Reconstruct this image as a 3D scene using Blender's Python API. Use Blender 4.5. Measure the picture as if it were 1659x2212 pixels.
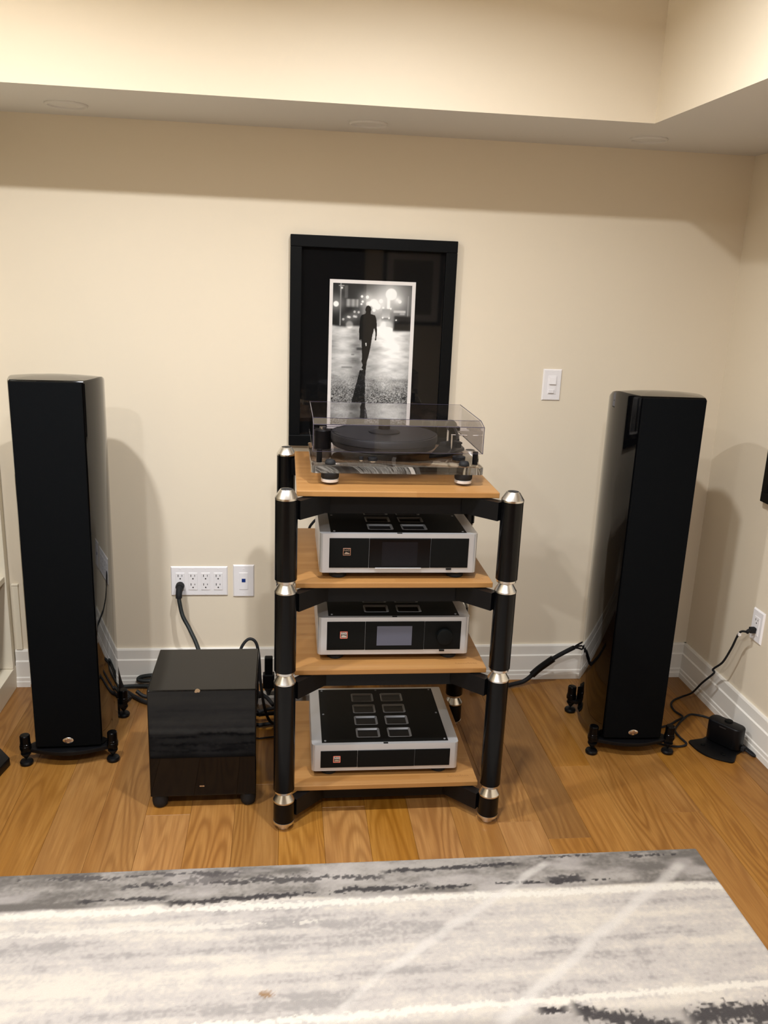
import bpy, bmesh, math, random
import numpy as np
from mathutils import Vector, Matrix

for o in list(bpy.data.objects):
    bpy.data.objects.remove(o, do_unlink=True)
scene = bpy.context.scene
COL = scene.collection
PI = math.pi

# ------------------------------------------------------------------ camera
F_PX, CAM_D, CAM_H, YAW, PIT, ROL = 1851.28, 3.0527, 1.5305, 0.1213, 0.2689, -0.0402


def cam_dir(r, up, fw):
    c, s = math.cos(-ROL), math.sin(-ROL)
    r, up = c * r - s * up, s * r + c * up
    c, s = math.cos(PIT), math.sin(PIT)
    y, z = c * fw + s * up, -s * fw + c * up
    c, s = math.cos(-YAW), math.sin(-YAW)
    x, y = c * r - s * y, s * r + c * y
    return Vector((x, y, z))


cam_data = bpy.data.cameras.new('camera')
cam = bpy.data.objects.new('camera', cam_data)
COL.objects.link(cam)
cr, cu, cf = cam_dir(1, 0, 0), cam_dir(0, 1, 0), cam_dir(0, 0, 1)
M = Matrix((cr, cu, -cf)).transposed().to_4x4()
M.translation = Vector((0, -CAM_D, CAM_H))
cam.matrix_world = M
cam_data.sensor_fit = 'HORIZONTAL'
cam_data.sensor_width = 36.0
cam_data.lens = F_PX / 1659.0 * 36.0
cam_data.clip_start = 0.05
scene.camera = cam

# ------------------------------------------------------------------ world + exposure
world = bpy.data.worlds.new('world')
scene.world = world
world.use_nodes = True
world.node_tree.nodes['Background'].inputs[0].default_value = (0, 0, 0, 1)
world.node_tree.nodes['Background'].inputs[1].default_value = 0.0
vs = scene.view_settings
vs.view_transform = 'Standard'
vs.look = 'None'
vs.gamma = 1.0
vs.use_curve_mapping = False
vs.exposure = -0.15
scene.cycles.transparent_max_bounces = 32

# downlights in the main ceiling: x, y, watts
CEIL_Z = 2.45
DOWNLIGHTS = [(-0.80, -1.45, 31.0, 'back_left'), (0.32, -1.45, 31.0, 'back_right'), (-0.85, -2.95, 31.0, 'front_left'), (0.15, -2.95, 31.0, 'front_right')]
LIGHT_COL = (0.975, 1.0, 1.03)
for lx, ly, lw, lname in DOWNLIGHTS:
    ld = bpy.data.lights.new('downlight_' + lname + '_offscreen', 'AREA')
    ld.shape = 'DISK'
    ld.size = 0.085
    ld.energy = lw
    ld.color = LIGHT_COL
    ld.spread = math.radians(160)
    lo = bpy.data.objects.new('downlight_' + lname + '_offscreen', ld)
    lo.location = (lx, ly, CEIL_Z - 0.012)
    COL.objects.link(lo)


# ------------------------------------------------------------------ materials
def s2l(c):
    return tuple((v / 255 / 12.92) if v / 255 <= 0.04045 else ((v / 255 + 0.055) / 1.055) ** 2.4 for v in c)


MATS = {}


def pmat(name, rgb, rough=0.5, metal=0.0, spec=0.5, coat=0.0, emis=None, estr=0.0):
    m = bpy.data.materials.new(name)
    m.use_nodes = True
    b = m.node_tree.nodes['Principled BSDF']
    col = s2l(rgb)
    b.inputs['Base Color'].default_value = (*col, 1)
    b.inputs['Roughness'].default_value = rough
    b.inputs['Metallic'].default_value = metal
    b.inputs['Specular IOR Level'].default_value = spec
    b.inputs['Coat Weight'].default_value = coat
    b.inputs['Coat Roughness'].default_value = 0.03
    if emis:
        b.inputs['Emission Color'].default_value = (*s2l(emis), 1)
        b.inputs['Emission Strength'].default_value = estr
    MATS[name] = m
    return m


class NT:
    """small node-tree helper"""
    def __init__(self, m):
        self.t = m.node_tree
        self.b = self.t.nodes['Principled BSDF']

    def n(self, typ, **kw):
        nd = self.t.nodes.new(typ)
        for k, v in kw.items():
            setattr(nd, k, v)
        return nd

    def l(self, a, b):
        self.t.links.new(a, b)

    def math(self, op, a, b=None, c=None, clamp=False):
        nd = self.n('ShaderNodeMath', operation=op)
        nd.use_clamp = clamp
        for i, v in enumerate((a, b, c)):
            if v is None:
                continue
            if isinstance(v, (int, float)):
                nd.inputs[i].default_value = v
            else:
                self.l(v, nd.inputs[i])
        return nd.outputs[0]

    def mapping(self, vec, scale=(1, 1, 1), loc=(0, 0, 0)):
        nd = self.n('ShaderNodeMapping')
        nd.inputs['Scale'].default_value = scale
        nd.inputs['Location'].default_value = loc
        self.l(vec, nd.inputs['Vector'])
        return nd.outputs[0]

    def noise(self, vec, scale, detail=2.0, rough=0.5, dist=0.0):
        nd = self.n('ShaderNodeTexNoise')
        nd.inputs['Scale'].default_value = scale
        nd.inputs['Detail'].default_value = detail
        nd.inputs['Roughness'].default_value = rough
        nd.inputs['Distortion'].default_value = dist
        if vec is not None:
            self.l(vec, nd.inputs['Vector'])
        return nd.outputs['Fac']

    def mix(self, fac, a, b, mode='MIX'):
        nd = self.n('ShaderNodeMix', data_type='RGBA', blend_type=mode)
        for sock, v in ((nd.inputs[0], fac), (nd.inputs[6], a), (nd.inputs[7], b)):
            if isinstance(v, (int, float)):
                sock.default_value = v
            elif isinstance(v, tuple):
                sock.default_value = (*v[:3], 1)
            else:
                self.l(v, sock)
        return nd.outputs[2]

    def ramp(self, fac, stops):
        nd = self.n('ShaderNodeValToRGB')
        el = nd.color_ramp.elements
        while len(el) < len(stops):
            el.new(0.5)
        for e, (p, c) in zip(el, stops):
            e.position = p
            e.color = (*c, 1) if len(c) == 3 else c
        self.l(fac, nd.inputs[0])
        return nd.outputs[0]

    def bump(self, h, strength=0.2, dist=0.002):
        nd = self.n('ShaderNodeBump')
        nd.inputs['Strength'].default_value = strength
        nd.inputs['Distance'].default_value = dist
        self.l(h, nd.inputs['Height'])
        self.l(nd.outputs[0], self.b.inputs['Normal'])

    def obj(self):
        return self.n('ShaderNodeTexCoord').outputs['Object']


def wall_mat(name, rgb, rough=0.55):
    m = pmat(name, rgb, rough, spec=0.25)
    t = NT(m)
    co = t.obj()
    f = t.noise(co, 1.3, 2)
    c = s2l(rgb)
    t.l(t.mix(f, tuple(v * 0.97 for v in c), tuple(min(1, v * 1.03) for v in c)), t.b.inputs['Base Color'])
    t.bump(t.noise(co, 260, 3), 0.06, 0.001)
    return m


wall_mat('cream_paint', (227, 214, 192))
wall_mat('soffit_paint', (216, 212, 206))
wall_mat('white_trim', (232, 227, 218), 0.35)
wall_mat('cream_cabinet', (236, 226, 204), 0.4)
wall_mat('ceiling_paint', (216, 212, 206), 0.7)
pmat('white_plastic', (236, 232, 232), 0.3)
pmat('slot_dark', (40, 36, 34), 0.6)
pmat('blue_plastic', (22, 52, 120), 0.4)


def wood_floor():
    m = pmat('oak_plank', (190, 140, 85), 0.38, spec=0.4)
    t = NT(m)
    co = t.obj()
    oi = t.n('ShaderNodeObjectInfo')
    rnd = oi.outputs['Random']
    cx = t.n('ShaderNodeCombineXYZ')
    t.l(t.math('MULTIPLY', rnd, 37.0), cx.inputs[0])
    t.l(t.math('MULTIPLY', rnd, 91.0), cx.inputs[1])
    t.l(t.math('MULTIPLY', rnd, 53.0), cx.inputs[2])
    add = t.n('ShaderNodeVectorMath', operation='ADD')
    t.l(co, add.inputs[0])
    t.l(cx.outputs[0], add.inputs[1])
    v = add.outputs[0]
    # cathedral figure: contour lines of a stretched noise
    n1 = t.noise(t.mapping(v, (6.5, 0.85, 1)), 1.0, 2.0, 0.45, 0.35)
    rings = t.math('SINE', t.math('MULTIPLY', n1, 120.0))
    rings = t.math('MULTIPLY_ADD', rings, 0.5, 0.5)
    rings = t.math('POWER', rings, 1.6)
    amt = t.noise(t.mapping(v, (5.0, 1.0, 1)), 1.0, 1.0)
    amt = t.math('MULTIPLY_ADD', amt, 2.8, -0.75, clamp=True)
    rings = t.math('MULTIPLY', rings, amt)
    fib = t.noise(t.mapping(v, (190, 7.0, 1)), 1.0, 4.0, 0.65)
    streak = t.noise(t.mapping(v, (28, 0.7, 1)), 1.0, 2.0, 0.5)
    tone = t.noise(t.mapping(v, (3.0, 0.5, 1)), 1.0, 1.0)
    knot = t.n('ShaderNodeTexVoronoi')
    knot.inputs['Scale'].default_value = 1.0
    t.l(t.mapping(v, (3.4, 1.9, 1)), knot.inputs['Vector'])
    kd = t.math('SUBTRACT', 1.0, t.math('MULTIPLY', knot.outputs['Distance'], 16.0), clamp=True)
    base = t.mix(tone, s2l((186, 132, 74)), s2l((214, 165, 104)))
    base = t.mix(t.math('MULTIPLY_ADD', streak, 1.6, -0.45, clamp=True), base, s2l((178, 124, 68)))
    base = t.mix(t.math('MULTIPLY', rings, 0.66), base, s2l((132, 84, 42)))
    base = t.mix(t.math('MULTIPLY_ADD', fib, 1.7, -0.55, clamp=True), base, s2l((158, 106, 56)))
    base = t.mix(t.math('MULTIPLY', kd, 0.85), base, s2l((70, 40, 22)))
    sep = t.n('ShaderNodeSeparateColor')
    t.l(oi.outputs['Color'], sep.inputs[0])
    hsv = t.n('ShaderNodeHueSaturation')
    t.l(sep.outputs[0], hsv.inputs['Value'])
    t.l(sep.outputs[1], hsv.inputs['Saturation'])
    t.l(base, hsv.inputs['Color'])
    t.l(hsv.outputs[0], t.b.inputs['Base Color'])
    t.l(t.math('MULTIPLY_ADD', fib, 0.2, 0.3), t.b.inputs['Roughness'])
    t.bump(t.math('ADD', fib, rings), 0.10, 0.0008)


wood_floor()


def bamboo():
    m = pmat('bamboo', (205, 152, 88), 0.42, spec=0.4)
    t = NT(m)
    co = t.obj()
    oi = t.n('ShaderNodeObjectInfo')
    cx = t.n('ShaderNodeCombineXYZ')
    t.l(t.math('MULTIPLY', oi.outputs['Random'], 17.0), cx.inputs[0])
    t.l(t.math('MULTIPLY', oi.outputs['Random'], 9.0), cx.inputs[1])
    add = t.n('ShaderNodeVectorMath', operation='ADD')
    t.l(co, add.inputs[0])
    t.l(cx.outputs[0], add.inputs[1])
    v = add.outputs[0]
    strip = t.n('ShaderNodeTexBrick')
    strip.inputs['Scale'].default_value = 1.0
    strip.inputs['Mortar Size'].default_value = 0.0
    strip.inputs['Brick Width'].default_value = 0.9
    strip.inputs['Row Height'].default_value = 0.021
    strip.inputs['Color1'].default_value = (*s2l((149, 104, 55)), 1)
    strip.inputs['Color2'].default_value = (*s2l((163, 120, 70)), 1)
    t.l(v, strip.inputs['Vector'])
    fib = t.noise(t.mapping(v, (4, 170, 40)), 1.0, 3, 0.6)
    node = t.noise(t.mapping(v, (14, 48, 1)), 1.0, 1.0)
    nodes = t.math('MULTIPLY_ADD', node, 9.0, -6.3, clamp=True)
    c = t.mix(t.math('MULTIPLY_ADD', fib, 0.8, -0.2, clamp=True), strip.outputs['Color'], s2l((126, 84, 41)))
    c = t.mix(t.math('MULTIPLY', nodes, 0.5), c, s2l((112, 72, 34)))
    t.l(c, t.b.inputs['Base Color'])
    t.bump(fib, 0.05, 0.0005)


bamboo()

pmat('gloss_black', (5, 5, 6), 0.04, spec=0.30)
pmat('knob_black', (5, 5, 6), 0.16, spec=0.16)
pmat('satin_black', (8, 8, 10), 0.4, spec=0.22)
pmat('matte_black', (20, 20, 22), 0.6)
pmat('rubber_black', (24, 24, 26), 0.7, spec=0.3)
pmat('panel_black', (5, 6, 6), 0.5, spec=0.15)
pmat('tube_black', (5, 5, 6), 0.22, spec=0.22)
pmat('platter_black', (26, 27, 30), 0.5)
pmat('screen_dark', (5, 5, 7), 0.12, spec=0.25)
pmat('screen_lit', (70, 70, 82), 0.15, emis=(88, 88, 98), estr=0.2)
pmat('chip_wood', (112, 88, 62), 0.9)
pmat('copper_rim', (214, 170, 150), 0.25, metal=1.0)
pmat('badge_face', (120, 110, 106), 0.3, metal=0.8)
pmat('badge_silver', (215, 208, 200), 0.2, metal=1.0)
pmat('badge_text', (70, 36, 30), 0.4)
pmat('red_light', (225, 130, 110), 0.4, emis=(255, 90, 60), estr=0.22)
pmat('engraved', (112, 76, 40), 0.7)
pmat('print_white', (236, 230, 226), 0.5)
pmat('mat_black', (9, 9, 10), 0.85, spec=0.08)
pmat('frame_black', (4, 5, 6), 0.5, spec=0.13)
pmat('tan_box', (150, 104, 62), 0.6)
pmat('grey_strip', (150, 146, 140), 0.45)
pmat('lamp_glass', (255, 240, 215), 0.4, emis=(255, 232, 200), estr=12.0)
pmat('dark_door', (46, 36, 30), 0.45)
pmat('grey_print', (150, 146, 138), 0.7)


def brushed():
    m = pmat('brushed_alu', (202, 202, 204), 0.32, metal=0.65)
    t = NT(m)
    co = t.obj()
    f = t.noise(t.mapping(co, (6, 6, 900)), 1.0, 2)
    t.l(t.math('MULTIPLY_ADD', f, 0.16, 0.26), t.b.inputs['Roughness'])
    t.bump(f, 0.04, 0.0004)
    pmat('turned_alu', (222, 220, 216), 0.22, metal=1.0)
    MATS['turned_alu'].node_tree.nodes['Principled BSDF'].inputs['Anisotropic'].default_value = 0.6


brushed()


def fabric():
    m = pmat('grille_cloth', (15, 16, 19), 0.9, spec=0.06)
    t = NT(m)
    co = t.obj()
    w = t.noise(co, 900, 1)
    t.l(t.mix(w, s2l((6, 7, 8)), s2l((12, 13, 15))), t.b.inputs['Base Color'])
    t.bump(w, 0.3, 0.0005)


fabric()


def braid():
    m = pmat('braided_black', (20, 26, 26), 0.6)
    t = NT(m)
    w = t.n('ShaderNodeTexChecker')
    w.inputs['Scale'].default_value = 260
    w.inputs['Color1'].default_value = (*s2l((14, 18, 18)), 1)
    w.inputs['Color2'].default_value = (*s2l((26, 32, 31)), 1)
    t.l(t.obj(), w.inputs['Vector'])
    t.l(w.outputs['Color'], t.b.inputs['Base Color'])


braid()


def clear_sheet(name, tint, ior=1.49, base=0.0):
    """thin clear acrylic sheet: see-through with a surface reflection"""
    m = bpy.data.materials.new(name)
    m.use_nodes = True
    nt = m.node_tree
    for nd in list(nt.nodes):
        nt.nodes.remove(nd)
    out = nt.nodes.new('ShaderNodeOutputMaterial')
    mix = nt.nodes.new('ShaderNodeMixShader')
    tr = nt.nodes.new('ShaderNodeBsdfTransparent')
    gl = nt.nodes.new('ShaderNodeBsdfGlossy')
    fr = nt.nodes.new('ShaderNodeFresnel')
    fr.inputs['IOR'].default_value = ior
    tr.inputs['Color'].default_value = (*tint, 1)
    gl.inputs['Roughness'].default_value = 0.03
    ad = nt.nodes.new('ShaderNodeMath')
    ad.operation = 'ADD'
    ad.inputs[1].default_value = base
    # both faces of the sheet reflect: R = 2F / (1 + F)
    two, one, div = (nt.nodes.new('ShaderNodeMath') for _ in range(3))
    two.operation, one.operation, div.operation = 'MULTIPLY', 'ADD', 'DIVIDE'
    two.inputs[1].default_value = 2.0
    one.inputs[1].default_value = 1.0
    nt.links.new(fr.outputs[0], two.inputs[0])
    nt.links.new(fr.outputs[0], one.inputs[0])
    nt.links.new(two.outputs[0], div.inputs[0])
    nt.links.new(one.outputs[0], div.inputs[1])
    nt.links.new(div.outputs[0], ad.inputs[0])
    geo = nt.nodes.new('ShaderNodeNewGeometry')
    front = nt.nodes.new('ShaderNodeMath')
    front.operation = 'SUBTRACT'
    front.inputs[0].default_value = 1.0
    nt.links.new(geo.outputs['Backfacing'], front.inputs[1])
    mul = nt.nodes.new('ShaderNodeMath')
    mul.operation = 'MULTIPLY'
    nt.links.new(ad.outputs[0], mul.inputs[0])
    nt.links.new(front.outputs[0], mul.inputs[1])
    nt.links.new(mul.outputs[0], mix.inputs[0])
    nt.links.new(tr.outputs[0], mix.inputs[1])
    nt.links.new(gl.outputs[0], mix.inputs[2])
    nt.links.new(mix.outputs[0], out.inputs[0])
    MATS[name] = m


clear_sheet('dust_cover_acrylic', (0.925, 0.915, 0.93), 1.45, 0.03)
clear_sheet('picture_glass', (0.99, 0.99, 0.99), 1.4)


def thick_acrylic():
    m = bpy.data.materials.new('thick_acrylic')
    m.use_nodes = True
    nt = m.node_tree
    for nd in list(nt.nodes):
        nt.nodes.remove(nd)
    out = nt.nodes.new('ShaderNodeOutputMaterial')
    mix = nt.nodes.new('ShaderNodeMixShader')
    tr = nt.nodes.new('ShaderNodeBsdfTransparent')
    gl = nt.nodes.new('ShaderNodeBsdfGlass')
    gl.inputs['IOR'].default_value = 1.49
    gl.inputs['Roughness'].default_value = 0.0
    gl.inputs['Color'].default_value = (0.97, 0.96, 0.94, 1)
    tr.inputs['Color'].default_value = (0.98, 0.97, 0.96, 1)
    mix.inputs[0].default_value = 0.9
    nt.links.new(tr.outputs[0], mix.inputs[1])
    nt.links.new(gl.outputs[0], mix.inputs[2])
    nt.links.new(mix.outputs[0], out.inputs[0])
    MATS['thick_acrylic'] = m


thick_acrylic()


def attr_mat(name, rough, bump=None):
    m = pmat(name, (128, 128, 128), rough, spec=0.2)
    t = NT(m)
    a = t.n('ShaderNodeAttribute')
    a.attribute_name = 'paint'
    c = a.outputs['Color']
    if bump:
        co = t.obj()
        f = t.noise(co, 420, 2)
        g = t.noise(co, 1100, 1)
        c = t.mix(t.math('MULTIPLY_ADD', f, 1.0, -0.1, clamp=True), t.mix(0.16, c, (0, 0, 0)), c)
        t.bump(t.math('ADD', f, t.math('MULTIPLY', g, 0.5)), 0.5, 0.003)
        t.b.inputs['Sheen Weight'].default_value = 0.15
    t.l(c, t.b.inputs['Base Color'])
    return m


attr_mat('rug_pile', 0.95, True)
attr_mat('photo_paper', 0.4)


# ------------------------------------------------------------------ mesh helpers
class MB:
    def __init__(self):
        self.bm = bmesh.new()

    def _merge(self, bm2, mat=None):
        if mat is not None:
            bmesh.ops.transform(bm2, matrix=mat, verts=bm2.verts)
        me = bpy.data.meshes.new('tmp')
        bm2.to_mesh(me)
        bm2.free()
        self.bm.from_mesh(me)
        bpy.data.meshes.remove(me)
        return self

    def box(self, x0, x1, y0, y1, z0, z1, bev=0.0, seg=2, mat=None):
        b = bmesh.new()
        bmesh.ops.create_cube(b, size=1.0)
        for v in b.verts:
            v.co = Vector(((x0 + x1) / 2 + v.co.x * (x1 - x0), (y0 + y1) / 2 + v.co.y * (y1 - y0), (z0 + z1) / 2 + v.co.z * (z1 - z0)))
        if bev > 0:
            bmesh.ops.bevel(b, geom=b.edges[:], offset=bev, segments=seg, profile=0.5, affect='EDGES')
        return self._merge(b, mat)

    def lathe(self, prof, c=(0, 0, 0), n=32, mat=None):
        """prof: list of (radius, z) from bottom to top, around z through c"""
        b = bmesh.new()
        rings = []
        for r, z in prof:
            if r <= 1e-6:
                rings.append([b.verts.new((c[0], c[1], c[2] + z))])
            else:
                rings.append([b.verts.new((c[0] + r * math.cos(2 * PI * i / n), c[1] + r * math.sin(2 * PI * i / n), c[2] + z)) for i in range(n)])
        for A, B in zip(rings[:-1], rings[1:]):
            for i in range(n):
                j = (i + 1) % n
                if len(A) == 1 and len(B) == 1:
                    continue
                if len(A) == 1:
                    b.faces.new((A[0], B[j], B[i]))
                elif len(B) == 1:
                    b.faces.new((A[i], A[j], B[0]))
                else:
                    b.faces.new((A[i], A[j], B[j], B[i]))
        if len(rings[0]) > 1:
            b.faces.new(list(reversed(rings[0])))
        if len(rings[-1]) > 1:
            b.faces.new(rings[-1])
        return self._merge(b, mat)

    def prism(self, poly, z0, z1, bev=0.0, seg=2, mat=None):
        b = bmesh.new()
        lo = [b.verts.new((x, y, z0)) for x, y in poly]
        hi = [b.verts.new((x, y, z1)) for x, y in poly]
        n = len(poly)
        b.faces.new(list(reversed(lo)))
        b.faces.new(hi)
        for i in range(n):
            j = (i + 1) % n
            b.faces.new((lo[i], lo[j], hi[j], hi[i]))
        bmesh.ops.recalc_face_normals(b, faces=b.faces)
        if bev > 0:
            ed = [e for e in b.edges if abs(e.verts[0].co.z - e.verts[1].co.z) < 1e-7]
            bmesh.ops.bevel(b, geom=ed, offset=bev, segments=seg, profile=0.5, affect='EDGES')
        return self._merge(b, mat)

    def tube(self, pts, r, n=10, sub=8, closed_ends=True):
        P = [Vector(p) for p in pts]
        Q = []
        if len(P) > 2 and sub > 1:
            E = [P[0] * 2 - P[1]] + P + [P[-1] * 2 - P[-2]]
            for i in range(1, len(E) - 2):
                p0, p1, p2, p3 = E[i - 1], E[i], E[i + 1], E[i + 2]
                for k in range(sub):
                    t = k / sub
                    Q.append(0.5 * ((2 * p1) + (p2 - p0) * t + (2 * p0 - 5 * p1 + 4 * p2 - p3) * t * t + (3 * p1 - p0 - 3 * p2 + p3) * t ** 3))
            Q.append(P[-1])
        else:
            Q = P
        b = bmesh.new()
        T = [(Q[min(i + 1, len(Q) - 1)] - Q[max(i - 1, 0)]).normalized() for i in range(len(Q))]
        nrm = T[0].orthogonal().normalized()
        rings = []
        for q, t in zip(Q, T):
            nrm = (nrm - t * nrm.dot(t))
            nrm = nrm.normalized() if nrm.length > 1e-6 else t.orthogonal().normalized()
            bn = t.cross(nrm)
            rings.append([b.verts.new(q + (nrm * math.cos(2 * PI * i / n) + bn * math.sin(2 * PI * i / n)) * r) for i in range(n)])
        for A, B in zip(rings[:-1], rings[1:]):
            for i in range(n):
                j = (i + 1) % n
                b.faces.new((A[i], A[j], B[j], B[i]))
        if closed_ends:
            b.faces.new(list(reversed(rings[0])))
            b.faces.new(rings[-1])
        return self._merge(b)

    def profile_sweep(self, prof, p0, p1, up=(0, 0, 1), out=(0, -1, 0)):
        """straight moulding: prof = (depth, z) outline swept from p0 to p1"""
        b = bmesh.new()
        p0, p1, up, out = Vector(p0), Vector(p1), Vector(up), Vector(out)
        A = [b.verts.new(p0 + out * d + up * z) for d, z in prof]
        B = [b.verts.new(p1 + out * d + up * z) for d, z in prof]
        n = len(prof)
        b.faces.new(A)
        b.faces.new(list(reversed(B)))
        for i in range(n):
            j = (i + 1) % n
            b.faces.new((A[i], B[i], B[j], A[j]))
        bmesh.ops.recalc_face_normals(b, faces=b.faces)
        return self._merge(b)

    def build(self, name, mat, parent=None, smooth=True, label=None, angle=35):
        me = bpy.data.meshes.new(name)
        self.bm.to_mesh(me)
        self.bm.free()
        return mesh_obj(name, me, mat, parent, smooth, label, angle)


def mesh_obj(name, me, mat, parent=None, smooth=True, label=None, angle=35):
    if mat:
        me.materials.append(MATS[mat])
    if smooth:
        for p in me.polygons:
            p.use_smooth = True
        me.set_sharp_from_angle(angle=math.radians(angle))
    o = bpy.data.objects.new(name, me)
    COL.objects.link(o)
    if parent:
        o.parent = parent
    if label:
        o['label'] = label
    return o


def thing(name, label, cat, loc=(0, 0, 0), rz=0.0, group=None):
    o = bpy.data.objects.new(name, None)
    o.empty_display_size = 0.05
    COL.objects.link(o)
    o.location = loc
    o.rotation_euler = (0, 0, rz)
    return tag(o, label, cat, group)


def tag(o, label, cat, group=None):
    o['label'] = label
    o['category'] = cat
    if group:
        o['group'] = group
    return o


def struct(o):
    o['kind'] = 'structure'
    return o


def box(name, mat, parent, *a, bev=0.0, seg=2, **kw):
    kw.setdefault('angle', 15)
    return MB().box(*a, bev=bev, seg=seg).build(name, mat, parent, **kw)


def text_mesh(name, body, size, mat, parent, loc, rot, extrude=0.0003, shear=0.0, label=None, sx=1.0):
    cu_ = bpy.data.curves.new('txt', 'FONT')
    cu_.body = body
    cu_.size = size
    cu_.align_x = 'CENTER'
    cu_.align_y = 'CENTER'
    cu_.extrude = extrude
    cu_.shear = shear
    cu_.resolution_u = 3
    t = bpy.data.objects.new('txt', cu_)
    COL.objects.link(t)
    dg = bpy.context.evaluated_depsgraph_get()
    me = bpy.data.meshes.new_from_object(t.evaluated_get(dg))
    bpy.data.objects.remove(t, do_unlink=True)
    o = mesh_obj(name, me, mat, parent, False, label)
    o.location = loc
    o.rotation_euler = rot
    o.scale = (sx, 1, 1)
    return o


# things facing the camera side (-y): local (x, y-up) -> world (x, 0, z)
FRONT = (PI / 2, 0, 0)
ROT_F = Matrix.Rotation(PI / 2, 4, 'X')      # z axis -> -y


# ------------------------------------------------------------------ room shell
XL, XR, YF, SOF_Z, SOF_Y, SOF_X = -1.35, 1.6266, -6.00, 1.9823, -0.4795, 1.0531
rng = random.Random(7)

fl = struct(box('floor', 'tan_box', None, XL - 0.1, XR + 0.1, YF - 0.1, 0.1, -0.12, -0.014, smooth=False))
PW = 0.1275
FIX = {3: (-1.013,), 4: (-0.647,), 6: (-0.911,), 2: (-0.93,), -2: (-0.83,), -6: (-0.842,), -4: (-0.70,)}
TONE = {(3, 0): 0.74, (4, 0): 0.98, (4, 1): 1.04, (5, 0): 1.0, (6, 0): 0.98, (7, 0): 1.0, (8, 0): 1.02, (9, 0): 0.84, (2, 0): 0.93, (2, 1): 1.03,
        (-6, 1): 1.08, (-5, 0): 1.05, (-5, 1): 1.08, (-4, 1): 0.86, (-3, 0): 0.98, (-2, 0): 0.98, (-1, 0): 0.95, (3, 1): 1.0}
k = -14
while 0.376 + k * PW < XR:
    xa, xb = max(XL, 0.376 + k * PW), min(XR, 0.376 + (k + 1) * PW)
    if xb - xa > 0.01:
        cuts = [0.0]
        if k in FIX:
            cuts += list(FIX[k])
        else:
            cuts.append(-rng.uniform(1.12, 2.0))
        while cuts[-1] > YF + 0.4:
            cuts.append(max(YF, cuts[-1] - rng.uniform(0.9, 1.9)))
        cuts[-1] = YF
        for i, (ya, yb) in enumerate(zip(cuts[:-1], cuts[1:])):
            w, l = xb - xa, ya - yb
            p = MB().box(-w / 2 + 0.0002, w / 2 - 0.0002, -l / 2 + 0.0002, l / 2 - 0.0002, -0.014, 0, bev=0.0007, seg=1).build('plank', 'oak_plank', fl, smooth=False)
            p.location = ((xa + xb) / 2, (ya + yb) / 2, 0)
            tone = TONE.get((k, i), rng.uniform(0.86, 1.1))
            p.color = (tone * 0.58, rng.uniform(1.0, 1.12), 1, 1)
    k += 1

struct(box('wall_back', 'cream_paint', None, XL - 0.1, XR + 0.1, 0, 0.1, 0.0, CEIL_Z, smooth=False))
struct(box('wall_right', 'cream_paint', None, XR, XR + 0.1, YF, 0.0, 0.0, CEIL_Z, smooth=False))
struct(box('wall_left', 'cream_paint', None, XL - 0.1, XL, YF, 0.0, 0.0, CEIL_Z, smooth=False))
struct(box('wall_front', 'cream_paint', None, XL - 0.1, XR + 0.1, YF - 0.1, YF, 0.0, CEIL_Z, smooth=False))
struct(box('ceiling', 'ceiling_paint', None, XL - 0.1, XR + 0.1, YF - 0.1, 0.1, CEIL_Z, CEIL_Z + 0.1, smooth=False))


# boxed-in soffit along the back and the right wall: painted fascia with a paler underside
def soffit(name, poly):
    m = MB().prism(poly, SOF_Z, CEIL_Z)
    o = m.build(name, 'cream_paint', None, smooth=False)
    o.data.materials.append(MATS['soffit_paint'])
    for p in o.data.polygons:
        if p.normal.z < -0.5:
            p.material_index = 1
    return struct(o)


soffit('ceiling_soffit', [(XL, 0), (XL, SOF_Y), (SOF_X, SOF_Y), (SOF_X, YF), (XR, YF), (XR, 0)])

BB = [(0, 0), (0.021, 0), (0.021, 0.020), (0.019, 0.024), (0.019, 0.036), (0.016, 0.040), (0.016, 0.100), (0.011, 0.104), (0.011, 0.139), (0.008, 0.1447), (0, 0.1447)]
struct(MB().profile_sweep(BB, (-0.98, 0, 0), (XR, 0, 0)).build('baseboard_back', 'white_trim', None, smooth=False))
struct(MB().profile_sweep(BB, (XR, 0, 0), (XR, YF, 0), out=(-1, 0, 0)).build('baseboard_right', 'white_trim', None, smooth=False))
struct(MB().profile_sweep(BB, (XR, YF, 0), (0.85, YF, 0), out=(0, 1, 0)).build('baseboard_front', 'white_trim', None, smooth=False))

# a dark door in the wall behind the camera (seen only as a reflection in the picture glass)
d = struct(box('door_1', 'dark_door', None, -0.25, 0.80, YF, YF + 0.03, 0.0, 2.05, bev=0.002))
for za, zb in ((0.15, 0.85), (1.0, 1.9)):
    box('door_panel', 'dark_door', d, -0.12, 0.57, YF + 0.03, YF + 0.036, za, zb, bev=0.003)
MB().lathe([(0.0, 0), (0.026, 0.004), (0.028, 0.02), (0.012, 0.03), (0.012, 0.05)], n=16, mat=Matrix.Translation((0.62, YF + 0.08, 1.0)) @ Matrix.Rotation(PI / 2, 4, 'X')).build('door_knob', 'turned_alu', d)


# ------------------------------------------------------------------ recessed lights
def recessed(name, label, x, y, z, r, ringmat, lensmat, group=None, lens='lens'):
    t = thing(name, label, 'ceiling light', (x, y, z), 0, group)
    MB().lathe([(r * 0.86, -0.001), (r * 0.88, -0.006), (r * 0.95, -0.007), (r, -0.003), (r, 0.004), (r * 0.86, 0.004)], n=40).build('trim_ring', ringmat, t)
    MB().lathe([(0, -0.0012), (r * 0.87, -0.0012), (r * 0.87, 0.003)], n=40).build(lens, lensmat, t)
    return t


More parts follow.
